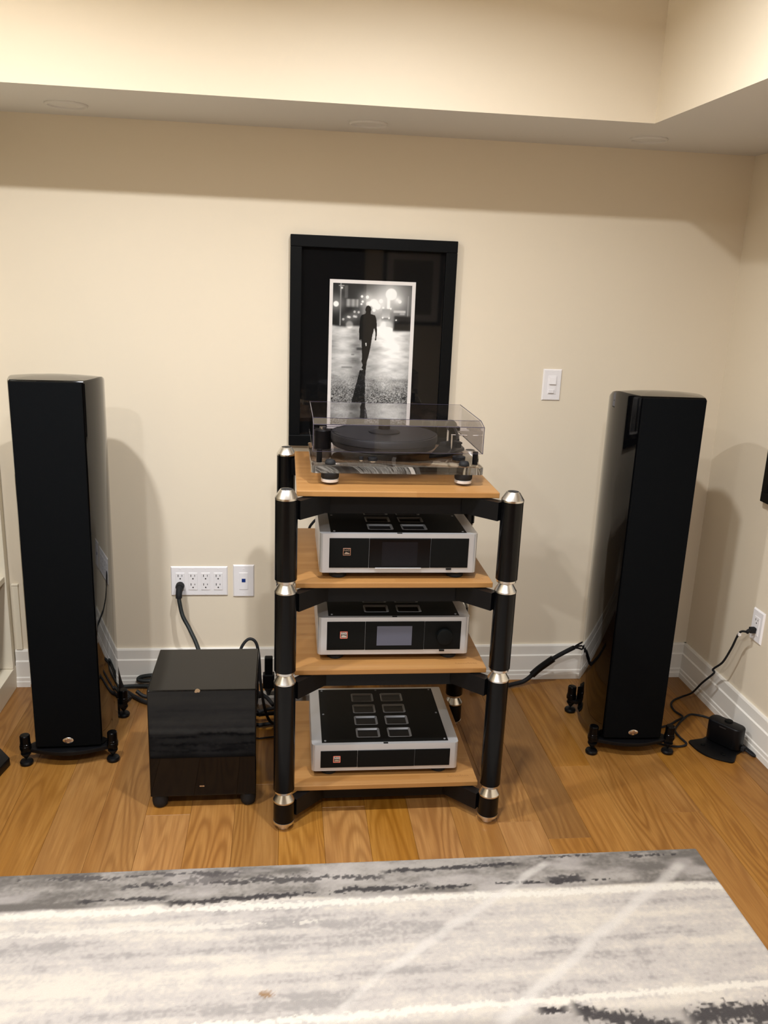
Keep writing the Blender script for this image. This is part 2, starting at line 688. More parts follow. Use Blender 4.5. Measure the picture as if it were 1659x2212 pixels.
recessed('recessed_light', 'round unlit recessed light in the soffit above the bookcase-side tower speaker', -0.646, -0.204, SOF_Z, 0.062, 'soffit_paint', 'soffit_paint', 'unlit soffit lights')
recessed('recessed_light', 'round unlit recessed light in the soffit above the framed photograph', 0.252, -0.192, SOF_Z, 0.060, 'soffit_paint', 'soffit_paint', 'unlit soffit lights')
recessed('recessed_light', 'round unlit recessed light at the inner corner of the soffit', 1.146, -0.215, SOF_Z, 0.060, 'soffit_paint', 'soffit_paint', 'unlit soffit lights')
for lx, ly, lw, lname in DOWNLIGHTS:
    recessed('ceiling_downlight', 'lit round downlight recessed in the main ceiling', lx, ly, CEIL_Z, 0.06, 'ceiling_paint', 'lamp_glass', 'lit ceiling downlights', lens='lens_' + lname + '_offscreen')

# ------------------------------------------------------------------ built-in bookcase against the left wall
bk = thing('bookcase', 'cream painted built-in bookcase with open bays beside the tower speaker', 'bookcase', (-0.98, 0, 0))
BKD = -0.365
box('back_panel', 'cream_cabinet', bk, BKD, BKD + 0.012, -1.9, -0.002, 0.085, 1.975)
box('plinth', 'cream_cabinet', bk, BKD + 0.012, 0.0, -1.9, -0.002, 0.0, 0.085, bev=0.002)
for ya, yb in ((-0.047, -0.024), (-0.985, -0.945), (-1.9, -1.86)):
    box('stile', 'cream_cabinet', bk, BKD + 0.012, 0.0, ya, yb, 0.086, 1.94, bev=0.002)
for yy in ((-0.944, -0.048), (-1.859, -0.986)):
    for zz in (0.425, 0.80, 1.18, 1.56):
        box('shelf', 'cream_cabinet', bk, BKD + 0.013, -0.004, yy[0], yy[1], zz, zz + 0.022, bev=0.002)
box('top_rail', 'cream_cabinet', bk, BKD + 0.012, 0.0, -1.9, -0.002, 1.94, 1.975, bev=0.002)
box('filler_strip', 'cream_cabinet', bk, -0.03, -0.004, -0.0235, -0.002, 0.086, 1.94)
sb = thing('storage_box', 'tan wooden storage box in the lowest bay of the bookcase', 'box', (-1.16, -0.32, 0.086))
box('body', 'tan_box', sb, -0.15, 0.15, -0.2, 0.2, 0, 0.15, bev=0.004)
box('lid', 'tan_box', sb, -0.153, 0.153, -0.203, 0.203, 0.15, 0.175, bev=0.004)

cc = thing('cable_channel', 'thin cream cable channel on the wall above the baseboard by the bookcase', 'cable channel', (-0.963, 0, 0.146))
box('cover', 'cream_cabinet', cc, -0.012, 0.010, -0.011, 0, 0, 0.25, bev=0.002)
box('end_cap', 'cream_cabinet', cc, -0.013, 0.011, -0.012, 0, 0.25, 0.258, bev=0.002)

fb = MB().prism([(-0.847, -0.557), (-0.905, -0.483), (-0.972, -0.483), (-0.972, -0.69), (-0.872, -0.69)], 0.0, 0.03, bev=0.003).build('floor_box', 'satin_black', None)
tag(fb, 'low black angular box on the floor against the bookcase plinth', 'box')


# ------------------------------------------------------------------ rug
def value_noise(x, y, seed):
    """smooth 2-D value noise on arrays"""
    r = np.random.RandomState(seed)
    tab = r.rand(256, 256)
    xi, yi = np.floor(x).astype(int), np.floor(y).astype(int)
    fx, fy = x - xi, y - yi
    fx, fy = fx * fx * (3 - 2 * fx), fy * fy * (3 - 2 * fy)
    g = lambda a, b: tab[a % 256, b % 256]
    return (g(xi, yi) * (1 - fx) + g(xi + 1, yi) * fx) * (1 - fy) + (g(xi, yi + 1) * (1 - fx) + g(xi + 1, yi + 1) * fx) * fy


def fbm(x, y, seed, oct=4):
    s, a, tot = 0, 1.0, 0
    for i in range(oct):
        s = s + a * value_noise(x * 2 ** i, y * 2 ** i, seed + i * 13)
        tot += a
        a *= 0.5
    return s / tot


def sstep(a, b, v):
    t = np.clip((v - a) / (b - a), 0, 1)
    return t * t * (3 - 2 * t)


def grid_painted(name, xs, ys, zfun, paint, mat, parent=None, vertical=False):
    X, Y = np.meshgrid(xs, ys)
    C = paint(X, Y)
    Z = zfun(X, Y)
    nx, ny = len(xs), len(ys)
    if vertical:
        V = np.stack([X.ravel(), Z.ravel(), Y.ravel()], 1)
    else:
        V = np.stack([X.ravel(), Y.ravel(), Z.ravel()], 1)
    i = np.arange(nx * ny).reshape(ny, nx)
    Fq = np.stack([i[:-1, :-1].ravel(), i[:-1, 1:].ravel(), i[1:, 1:].ravel(), i[1:, :-1].ravel()], 1)
    me = bpy.data.meshes.new(name)
    me.vertices.add(len(V))
    me.vertices.foreach_set('co', V.ravel().astype(np.float32))
    me.loops.add(Fq.size)
    me.loops.foreach_set('vertex_index', Fq.ravel().astype(np.int32))
    me.polygons.add(len(Fq))
    me.polygons.foreach_set('loop_start', np.arange(0, Fq.size, 4, dtype=np.int32))
    me.update(calc_edges=True)
    at = me.color_attributes.new('paint', 'FLOAT_COLOR', 'POINT')
    rgba = np.concatenate([C.reshape(-1, 3), np.ones((nx * ny, 1))], 1)
    at.data.foreach_set('color', rgba.ravel().astype(np.float32))
    me.materials.append(MATS[mat])
    o = bpy.data.objects.new(name, me)
    COL.objects.link(o)
    if parent:
        o.parent = parent
    return o


def lin(c):
    return np.array(s2l(c))


def rug_paint(X, Y):
    def g2(cx, cy, sx, sy):
        return np.exp(-((X - cx) / sx) ** 2 - ((Y - cy) / sy) ** 2)

    n1 = fbm(X * 1.3 + 3, Y * 10, 3, 3) - 0.5
    n2 = fbm(X * 3.2, Y * 42, 13, 4) - 0.5
    n3 = fbm(X * 26, Y * 34, 23, 3) - 0.5
    sp = value_noise(X * 150, Y * 170, 77) - 0.5
    v = 0.52 + 0.75 * n1 + 0.85 * n2 + 0.42 * n3 + 0.30 * sp
    for cx, cy, sx, sy, w in ((0.17, -1.330, 0.32, 0.042, -0.30), (0.75, -1.300, 0.32, 0.030, -0.24), (0.50, -1.535, 0.34, 0.026, -0.22), (-0.48, -1.340, 0.15, 0.014, -0.26), (-0.50, -1.410, 0.14, 0.013, -0.26),
                              (1.00, -1.395, 0.16, 0.020, -0.16), (-0.20, -1.275, 0.30, 0.012, -0.14), (0.10, -1.53, 0.14, 0.018, -0.18), (-0.45, -1.475, 0.34, 0.040, 0.22), (0.50, -1.425, 0.28, 0.028, 0.14), (0.98, -1.470, 0.20, 0.040, 0.16), (-0.10, -1.430, 0.30, 0.026, 0.12), (-0.6, -1.245, 0.4, 0.02, 0.1)):
        v = v + w * g2(cx, cy, sx, sy) * (0.55 + 0.9 * fbm(X * 4, Y * 30, int(abs(cx * 1000)) + 5, 3))
    lo, mi, hi = lin((180, 173, 168))[None, None], lin((213, 204, 197))[None, None], lin((236, 225, 211))[None, None]
    t1 = sstep(0.12, 0.50, v)[..., None]
    t2 = sstep(0.46, 0.88, v)[..., None]
    C = (lo * (1 - t1) + mi * t1) * (1 - t2) + hi * t2
    # grey band along the far edge
    edge = -1.222 + (fbm(X * 6, Y * 0 + 1, 8, 3) - 0.5) * 0.016
    band = sstep(-0.006, 0.006, Y - edge)
    bt = fbm(X * 5, Y * 26, 19, 4) + 0.30 * n3 + 0.22 * sp
    leftdark = sstep(0.0, -0.7, X) * 0.26 + sstep(0.65, 1.15, X) * 0.14
    bandc = lin((184, 176, 168))[None, None] * (1 - sstep(0.25, 0.85, bt + leftdark)[..., None]) + lin((118, 111, 105))[None, None] * sstep(0.25, 0.85, bt + leftdark)[..., None]
    patch = sstep(0.48, 0.75, fbm(X * 9, Y * 22, 66, 3))[..., None] * 0.6
    bandc = bandc * (1 - patch) + lin((205, 196, 190))[None, None] * patch
    C = C * (1 - band[..., None]) + bandc * band[..., None]

    def streak(x0, x1, yfun, w, seed, col, amt=1.0, freq=14, thr=0.45, rag=0.012):
        nonlocal C
        yc = yfun(X) + (fbm(X * 16, X * 0 + seed, seed, 3) - 0.5) * rag
        ww = 1.15 * w * sstep(thr - 0.12, thr + 0.25, fbm(X * freq, X * 0 + 3.3, seed + 5, 3))
        d_ = np.abs(Y - yc) + (value_noise(X * 160, Y * 160, seed + 9) - 0.5) * w * 1.3
        m = sstep(ww, ww * 0.45, d_) * sstep(x0 - 0.02, x0 + 0.02, X) * sstep(x1 + 0.02, x1 - 0.02, X) * (ww > 0.0006)
        m = (m * amt)[..., None]
        C = C * (1 - m) + lin(col)[None, None] * m

    dark = (58, 53, 55)
    # pale ridge below the grey band, then further pale ridges
    streak(-1.0, 1.2, lambda x: -1.243 + 0 * x, 0.012, 101, (255, 247, 234), 0.85, 5, 0.2, 0.010)
    streak(-1.0, 0.1, lambda x: -1.303 + 0 * x, 0.012, 111, (246, 237, 224), 0.7, 5, 0.3, 0.012)
    streak(-1.0, 1.2, lambda x: -1.588 + 0.018 * x, 0.010, 121, (255, 246, 232), 0.85, 5, 0.15, 0.010)
    # charcoal veins
    streak(-0.28, 0.38, lambda x: -1.209 + 0.012 * np.sin(x * 5), 0.0105, 201, dark, 0.95, 9, 0.30, 0.014)
    streak(0.36, 0.90, lambda x: -1.203 + 0 * x, 0.0085, 211, dark, 0.95, 13, 0.47, 0.012)
    streak(-0.40, 0.27, lambda x: -1.152 + 0 * x, 0.013, 221, dark, 0.85, 9, 0.40, 0.022)
    streak(0.27, 0.64, lambda x: -1.137 + 0.03 * (x - 0.27), 0.008, 231, dark, 0.95, 9, 0.30, 0.008)
    streak(-0.95, -0.1, lambda x: -1.112 + 0.008 * x, 0.011, 241, (84, 78, 78), 0.85, 10, 0.42, 0.02)
    streak(-0.50, -0.28, lambda x: -1.198 + 0 * x, 0.008, 251, dark, 0.9, 12, 0.4, 0.01)
    streak(0.70, 0.85, lambda x: -1.103 + 0 * x, 0.010, 261, dark, 0.9, 12, 0.3, 0.01)
    streak(0.95, 1.16, lambda x: -1.113 + 0 * x, 0.008, 271, dark, 0.9, 14, 0.4, 0.01)
    streak(0.70, 0.80, lambda x: -1.194 + 0 * x, 0.014, 281, dark, 0.95, 10, 0.1, 0.004)
    streak(-0.25, 0.10, lambda x: -1.137 + 0 * x, 0.024, 291, (96, 89, 88), 0.7, 12, 0.42, 0.03)
    streak(0.56, 0.62, lambda x: -1.603 + 0 * x, 0.009, 301, dark, 0.9, 20, 0.1, 0.004)
    streak(0.64, 0.86, lambda x: -1.61 - 0.28 * (x - 0.64), 0.022, 311, dark, 0.9, 9, 0.1, 0.02)
    streak(0.88, 1.16, lambda x: -1.648 + 0 * x, 0.030, 321, dark, 0.9, 9, 0.15, 0.03)
    # grey below the lower ridge
    lowb = sstep(-1.60, -1.625, Y)[..., None] * 0.6
    C = C * (1 - lowb) + lin((176, 168, 160))[None, None] * lowb * 1.0
    streak(0.64, 0.86, lambda x: -1.61 - 0.28 * (x - 0.64), 0.018, 311, dark, 0.9, 9, 0.1, 0.02)
    streak(0.88, 1.16, lambda x: -1.648 + 0 * x, 0.026, 321, dark, 0.9, 9, 0.15, 0.03)
    streak(0.56, 0.62, lambda x: -1.603 + 0 * x, 0.009, 301, dark, 0.9, 20, 0.1, 0.004)

    # two pale diagonal veins
    def diag(p, q, w, amt):
        nonlocal C
        d_ = np.array(q) - np.array(p)
        L_ = np.hypot(*d_)
        u = ((X - p[0]) * d_[0] + (Y - p[1]) * d_[1]) / L_
        v = ((X - p[0]) * -d_[1] + (Y - p[1]) * d_[0]) / L_ + (fbm(X * 12, Y * 12, 400, 3) - 0.5) * 0.02
        m = sstep(w, w * 0.2, np.abs(v)) * sstep(-0.02, 0.02, u) * sstep(L_ + 0.02, L_ - 0.02, u) * amt
        m = (m * (0.6 + 0.4 * fbm(X * 20, Y * 20, 410, 2)))[..., None]
        C = C * (1 - m) + lin((246, 238, 230))[None, None] * m

    diag((0.718, -1.125), (0.235, -1.474), 0.018, 0.6)
    diag((0.235, -1.474), (0.05, -1.64), 0.014, 0.5)
    diag((1.089, -1.153), (0.466, -1.629), 0.022, 0.7)
    # small tan stain
    m = (sstep(0.013, 0.003, np.hypot((X + 0.029) / 1.6, Y + 1.517) + (value_noise(X * 300, Y * 300, 9) - 0.5) * 0.012) * 0.8)[..., None]
    C = C * (1 - m) + lin((160, 116, 60))[None, None] * m
    return np.clip(C * 0.70, 0, 1)


RX0, RX1, RY0, RY1 = -0.935, 1.166, -3.2, -1.086
ys = np.concatenate([np.arange(RY0, -1.76, 0.02), np.arange(-1.76, RY1 - 1e-6, 0.004), [RY1]])
xs = np.append(np.arange(RX0, RX1, 0.004), RX1)


def rug_z(X, Y):
    e = np.minimum(np.minimum(X - RX0, RX1 - X), np.minimum(Y - RY0, RY1 - Y))
    return 0.001 + 0.0085 * np.sqrt(np.clip(e / 0.008, 0, 1)) + (value_noise(X * 200, Y * 200, 5) - 0.5) * 0.0012 * np.clip(e / 0.008, 0, 1)


rug = thing('area_rug', 'pale grey area rug with charcoal veins on the oak floor', 'rug', (0, 0, 0))
grid_painted('pile', xs, ys, rug_z, rug_paint, 'rug_pile', rug)
box('backing', 'grey_strip', rug, RX0 + 0.001, RX1 - 0.001, RY0 + 0.001, RY1 - 0.001, 0.0, 0.0015)

# ------------------------------------------------------------------ framed photograph
FX0, FX1, FZ0, FZ1 = 0.0166, 0.5872, 0.934, 1.6530
fr = thing('picture_frame', 'black framed photograph of a man walking on a wet street at night', 'picture frame', ((FX0 + FX1) / 2, 0, FZ0))
W, Hh = (FX1 - FX0) / 2, FZ1 - FZ0
BW = 0.039
m = MB()
m.box(-W, W, -0.030, -0.001, Hh - BW, Hh, bev=0.002)
m.build('frame_rail', 'frame_black', fr, angle=15)
box('frame_rail', 'frame_black', fr, -W, W, -0.030, -0.001, 0, BW, bev=0.002)
box('frame_rail', 'frame_black', fr, -W, -W + BW, -0.030, -0.001, BW, Hh - BW, bev=0.002)
box('frame_rail', 'frame_black', fr, W - BW, W, -0.030, -0.001, BW, Hh - BW, bev=0.002)
box('mat_board', 'mat_black', fr, -W + BW, W - BW, -0.012, -0.006, BW, Hh - BW)
PX0, PX1, PZ0, PZ1 = 0.152, 0.450, 0.996, 1.5125
cxw = (FX0 + FX1) / 2
pr = box('print', 'print_white', fr, PX0 - cxw, PX1 - cxw, -0.0132, -0.012, PZ0 - FZ0, PZ1 - FZ0)
pane = box('glass', 'picture_glass', fr, -W + BW - 0.002, W - BW + 0.002, -0.0205, -0.0185, BW - 0.002, Hh - BW + 0.002)


def photo_paint(X, Y):
    """black and white street photograph; X to the right, Y down, picture about 1240 x 2110 units"""
    x = (X - (0.1635 - cxw)) / (0.4375 - 0.1635) * 1240
    y = ((1.5005 - FZ0) - Y) / (1.5005 - 1.0315) * 2110
    G = 0.10 + 0.10 * fbm(x / 260, y / 200, 1, 3)
    G = G + 0.24 * np.exp(-((x - 880) / 420) ** 2 - ((y - 230) / 260) ** 2)
    G = np.where((x < 520) & (y < 650), G * 0.55, G)

    def glow(cx, cy, r, a, halo=0.0, hr=3.0):
        nonlocal G
        d_ = np.hypot(x - cx, y - cy)
        G = G + a * sstep(r * 1.25, r * 0.6, d_) + halo * np.exp(-(d_ / (r * hr)) ** 2)

    def rect(x0, x1, y0, y1, v, s=10, mixa=1.0):
        nonlocal G
        m_ = sstep(x0 - s, x0 + s, x) * sstep(x1 + s, x1 - s, x) * sstep(y0 - s, y0 + s, y) * sstep(y1 + s, y1 - s, y) * mixa
        G = G * (1 - m_) + v * m_

    rect(210, 400, 235, 365, 0.42 + 0.1 * np.sin(x / 12), 16)
    rect(185, 235, 30, 220, 0.22, 14)
    rect(0, 430, 350, 655, 0.05, 30)
    glow(915, 140, 80, 0.9, 0.42, 2.6)
    rect(855, 900, 200, 365, 0.95, 14)
    for g_ in ((640, 290, 70, 0.35, 0.22), (560, 300, 40, 0.3, 0.12), (705, 335, 45, 0.5, 0.12), (455, 190, 20, 0.8, 0.1), (540, 197, 24, 0.8, 0.2), (468, 266, 18, 0.8, 0.1), (450, 305, 16, 0.7, 0.1),
               (52, 315, 42, 1.0, 0.3), (1015, 220, 16, 0.8, 0.2), (1055, 250, 26, 0.5, 0.2), (755, 250, 30, 0.4, 0.1), (650, 390, 26, 0.5, 0.1), (795, 350, 16, 0.6, 0.1), (915, 360, 14, 0.6, 0.1)):
        glow(*g_)
    rect(470, 620, 330, 520, 0.30 + 0.25 * fbm(x / 40, y / 40, 5, 2), 20, 0.7)
    rect(780, 905, 370, 505, 0.50, 12)
    rect(770, 915, 505, 560, 0.12, 14)
    glow(792, 502, 14, 0.8, 0.1)
    glow(893, 506, 14, 0.8, 0.1)
    for cx_, cy_ in ((170, 545), (245, 505), (270, 510), (340, 495), (370, 500), (345, 425), (410, 430)):
        glow(cx_, cy_, 20, 0.45, 0.08)
    rect(112, 132, 0, 640, 0.42, 5)
    rect(90, 175, 30, 42, 0.5, 6)
    glow(140, 70, 16, 0.7, 0.1)
    rect(1180, 1195, 160, 480, 0.5, 5)
    # wet road
    horizon = 655 + 40 * (fbm(x / 200, x * 0, 9, 3) - 0.5) + np.where(x > 960, 40, 0)
    road = 0.56 + 0.46 * np.exp(-((x - 960) / 240) ** 2) * np.exp(-((y - 950) / 620) ** 2) + 0.16 * np.exp(-((x - 180) / 160) ** 2 - ((y - 900) / 500) ** 2)
    road = road + 0.30 * (fbm(x / 170, y / 55, 15, 4) - 0.5) * 1.5
    road = road - 0.16 * sstep(250, 420, x) * sstep(560, 420, x) * sstep(700, 900, y)
    low = sstep(1250, 1900, y)
    grain = value_noise(x / 14, y / 12, 21) * 0.6 + value_noise(x / 6.5, y / 6, 22) * 0.4
    road = road * (1 - 0.58 * low) + low * 1.05 * (grain - 0.44)
    road = road - 0.10 * sstep(1100, 1240, x) * sstep(1100, 1500, y)
    m_ = sstep(-25, 25, y - horizon)
    G = G * (1 - m_) + road * m_
    glow(760, 610, 90, 0.25, 0.2, 2)
    glow(270, 625, 60, 0.30, 0.1, 2)
    glow(860, 640, 110, 0.35, 0.1, 2)
    rect(975, 1235, 470, 690, 0.05, 24)
    rect(960, 1150, 385, 420, 0.75, 14)
    rect(1060, 1140, 420, 450, 0.6, 14)
    glow(1006, 532, 12, 0.9, 0.1)
    rect(395, 490, 975, 1012, 0.12, 16, 0.85)
    rect(310, 360, 1075, 1095, 0.2, 12, 0.7)
    rect(160, 330, 1275, 1295, 0.22, 14, 0.7)

    def poly(P, v, s=1.0):
        nonlocal G
        inside = np.zeros_like(x, bool)
        n = len(P)
        for i in range(n):
            x1, y1 = P[i]
            x2, y2 = P[(i + 1) % n]
            c_ = ((y1 > y) != (y2 > y)) & (x < (x2 - x1) * (y - y1) / (y2 - y1 + 1e-9) + x1)
            inside ^= c_
        G = np.where(inside, v, G)

    # long shadow, then the man
    sh = 0.05 + 0.10 * (grain > 0.72)
    poly([(455, 1325), (548, 1315), (545, 1450), (548, 1700), (556, 2300), (235, 2300), (330, 1850), (400, 1560)], sh)
    man = 0.035
    ang = np.linspace(0, 2 * PI, 24, endpoint=False)
    poly([(560 + 46 * math.cos(a), 385 + 62 * math.sin(a)) for a in ang], man)
    poly([(525, 420), (598, 420), (604, 450), (670, 470), (692, 520), (702, 600), (708, 700), (706, 790), (704, 850), (680, 858), (684, 800), (682, 720), (662, 660), (650, 740), (640, 760), (628, 860),
          (612, 980), (585, 1110), (562, 1200), (552, 1320), (520, 1328), (480, 1290), (500, 1245), (478, 1190), (484, 1130), (478, 1010), (470, 880), (458, 840), (450, 868), (432, 850), (428, 780), (426, 700), (430, 590), (440, 500), (462, 468), (515, 450)], man)
    poly([(532, 900), (546, 900), (546, 945), (536, 945)], 0.85)
    G = np.clip(G, 0.02, 1.0) ** 1.5
    return np.stack([G, G * 0.985, G * 0.96], -1)


pxs = np.linspace(0.1635 - cxw, 0.4375 - cxw, 210)
pzs = np.linspace(1.0080 - FZ0, 1.5005 - FZ0, 370)
grid_painted('photo_image', pxs, pzs, lambda X, Y: X * 0 - 0.0135, photo_paint, 'photo_paper', pr, vertical=True)

# picture on the wall behind the camera and one at the edge of the right wall
def simple_frame(name, label, w, h, loc, rz):
    t = thing(name, label, 'picture frame', loc, rz)
    b = 0.035
    for a in ((-w / 2, w / 2, -0.025, -0.001, h - b, h), (-w / 2, w / 2, -0.025, -0.001, 0, b), (-w / 2, -w / 2 + b, -0.025, -0.001, b, h - b), (w / 2 - b, w / 2, -0.025, -0.001, b, h - b)):
        box('frame_rail', 'frame_black', t, *a, bev=0.002)
    box('mat_board', 'print_white', t, -w / 2 + b, w / 2 - b, -0.010, -0.004, b, h - b)
    box('print', 'grey_print', t, -w / 2 + b + 0.07, w / 2 - b - 0.07, -0.0112, -0.010, b + 0.07, h - b - 0.07)
    return t


simple_frame('picture_frame', 'black framed picture with pale mat on the wall opposite the hi-fi rack', 0.62, 0.75, (1.62 - 0.32, YF, 1.05), PI)
simple_frame('picture_frame', 'black framed picture hanging on the wall above the corner outlet', 0.60, 0.75, (XR, -0.705, 0.845), -PI / 2)


# ------------------------------------------------------------------ wall plates
def plate_mesh(w, h, d=0.006, bev=0.004):
    b = bmesh.new()
    bmesh.ops.create_cube(b, size=1.0)
    for v in b.verts:
        k_ = 1.0 if v.co.y > 0 else 0
        sx = w / 2 - (0 if k_ else bev)
        sz = h / 2 - (0 if k_ else bev)
        v.co = Vector((math.copysign(sx, v.co.x), 0.0 if k_ else -d, math.copysign(sz, v.co.z)))
    m_ = MB()
    m_._merge(b)
    return m_


def screw(parent, x, y, z, r=0.003):
    return MB().lathe([(0, 0), (r, 0), (r, 0.0006), (0, 0.0009)], n=12, mat=Matrix.Translation((x, y, z)) @ ROT_F).build('screw', 'white_plastic', parent)


def receptacle(parent, x, z0=0.0):
    rc = box('receptacle', 'white_plastic', parent, x - 0.0165, x + 0.0165, -0.0078, -0.004, z0 - 0.0335, z0 + 0.0335, bev=0.0012)
    m_ = MB()
    for zc in (0.0185, -0.0155):
        m_.box(x - 0.0085, x - 0.006, -0.0082, -0.0076, z0 + zc, z0 + zc + 0.0085)
        m_.box(x + 0.0055, x + 0.0075, -0.0082, -0.0076, z0 + zc + 0.001, z0 + zc + 0.0075)
        m_.lathe([(0, 0), (0.0027, 0), (0.0027, 0.0006), (0, 0.0006)], n=12, mat=Matrix.Translation((x, -0.0076, z0 + zc - 0.0075)) @ ROT_F)
    m_.build('slots', 'slot_dark', rc, smooth=False)
    return rc


op = thing('outlet_plate', 'wide white wall plate holding four double power outlets', 'outlet', (-0.3073, 0, 0.4123))
plate_mesh(0.208, 0.1145).build('plate', 'white_plastic', op, smooth=False)
for i in range(4):
    xx = -0.069 + i * 0.046
    receptacle(op, xx)
    screw(op, xx, -0.006, 0.0485)
    screw(op, xx, -0.006, -0.0485)

np_ = thing('network_plate', 'white single wall plate with a blue network jack', 'wall plate', (-0.145, 0, 0.413))
plate_mesh(0.079, 0.126).build('plate', 'white_plastic', np_, smooth=False)
ins = box('insert', 'white_plastic', np_, -0.0165, 0.0165, -0.0075, -0.004, -0.0335, 0.0335, bev=0.001)
jk = box('jack', 'blue_plastic', ins, -0.007, 0.007, -0.0085, -0.007, -0.004, 0.010, bev=0.0006)
screw(np_, 0, -0.006, 0.0485)
screw(np_, 0, -0.006, -0.0485)

dp = thing('dimmer_plate', 'white wall plate with a rocker and slide dimmer switch', 'light switch', (0.9695, 0, 1.1699))
plate_mesh(0.070, 0.1145).build('plate', 'white_plastic', dp, smooth=False)
box('insert', 'white_plastic', dp, -0.0165, 0.0165, -0.0072, -0.004, -0.0335, 0.0335, bev=0.0008)
rk = MB().prism([(0.0035, 0), (0.0035, -0.0065), (0.029, -0.0025), (0.029, 0)], -0.012, 0.012)
mt = Matrix(((0, 0, 1, 0), (0, 1, 0, -0.007), (1, 0, 0, 0), (0, 0, 0, 1)))
bmesh.ops.transform(rk.bm, matrix=mt, verts=rk.bm.verts)
bmesh.ops.recalc_face_normals(rk.bm, faces=rk.bm.faces)
rk.build('rocker', 'white_plastic', dp, smooth=False)
box('slide_track', 'white_plastic', dp, -0.013, 0.013, -0.0078, -0.007, -0.031, -0.001, bev=0.0003)
box('slider', 'white_plastic', dp, -0.013, 0.007, -0.012, -0.0078, -0.029, -0.016, bev=0.001)
screw(dp, 0, -0.006, 0.0485)
screw(dp, 0, -0.006, -0.0485)

rp = thing('outlet_plate', 'white outlet plate near the corner with the dock cord plugged in', 'outlet', (XR, -0.476, 0.418), -PI / 2)
plate_mesh(0.070, 0.1145).build('plate', 'white_plastic', rp, smooth=False)
receptacle(rp, 0.0)
screw(rp, 0, -0.006, 0.0485)
screw(rp, 0, -0.006, -0.0485)


# ------------------------------------------------------------------ tower speakers
def half_width(y):
    pts = [(0.0, 0.1015), (0.03, 0.112), (0.08, 0.124), (0.13, 0.130), (0.19, 0.128), (0.25, 0.116), (0.30, 0.099), (0.335, 0.082), (0.35, 0.066), (0.355, 0.045)]
    for (a, wa), (b, wb) in zip(pts[:-1], pts[1:]):
        if y <= b:
            return wa + (wb - wa) * (y - a) / (b - a)
    return pts[-1][1]


def speaker_body():
    ysam = [0, 0.006, 0.02, 0.045, 0.075, 0.105, 0.135, 0.165, 0.195, 0.225, 0.25, 0.275, 0.30, 0.32, 0.335, 0.345, 0.352, 0.355]
    right = [(half_width(y), y) for y in ysam]
    outl = [(-x, y) for x, y in right]
    loop = right + list(reversed(outl))            # closed loop, starts at front right
    cy = 0.16
    bm = bmesh.new()

    def ztop(x, y):
        return 1.213 - 1.15 * max(0.0, y - 0.10) ** 2 - 0.004 * (x / 0.13) ** 2

    rings = []
    for z in (0.055, 0.058):
        kk = 1.0 if z > 0.056 else 0.985
        rings.append([bm.verts.new((x * kk, cy + (y - cy) * kk, z)) for x, y in loop])
    for kk, dz in ((1.0, -0.010), (0.993, -0.004), (0.972, -0.0008), (0.85, 0.0), (0.5, 0.001), (0.15, 0.0015)):
        ring = []
        for x, y in loop:
            xx, yy = x * kk, cy + (y - cy) * kk
            ring.append(bm.verts.new((xx, yy, ztop(xx, yy) + dz)))
        rings.append(ring)
    n = len(loop)
    for A, B in zip(rings[:-1], rings[1:]):
        for i in range(n):
            j = (i + 1) % n
            bm.faces.new((A[i], A[j], B[j], B[i]))
    bm.faces.new(rings[-1])
    bm.faces.new(list(reversed(rings[0])))
    bmesh.ops.recalc_face_normals(bm, faces=bm.faces)
    m_ = MB()
    m_._merge(bm)
    return m_


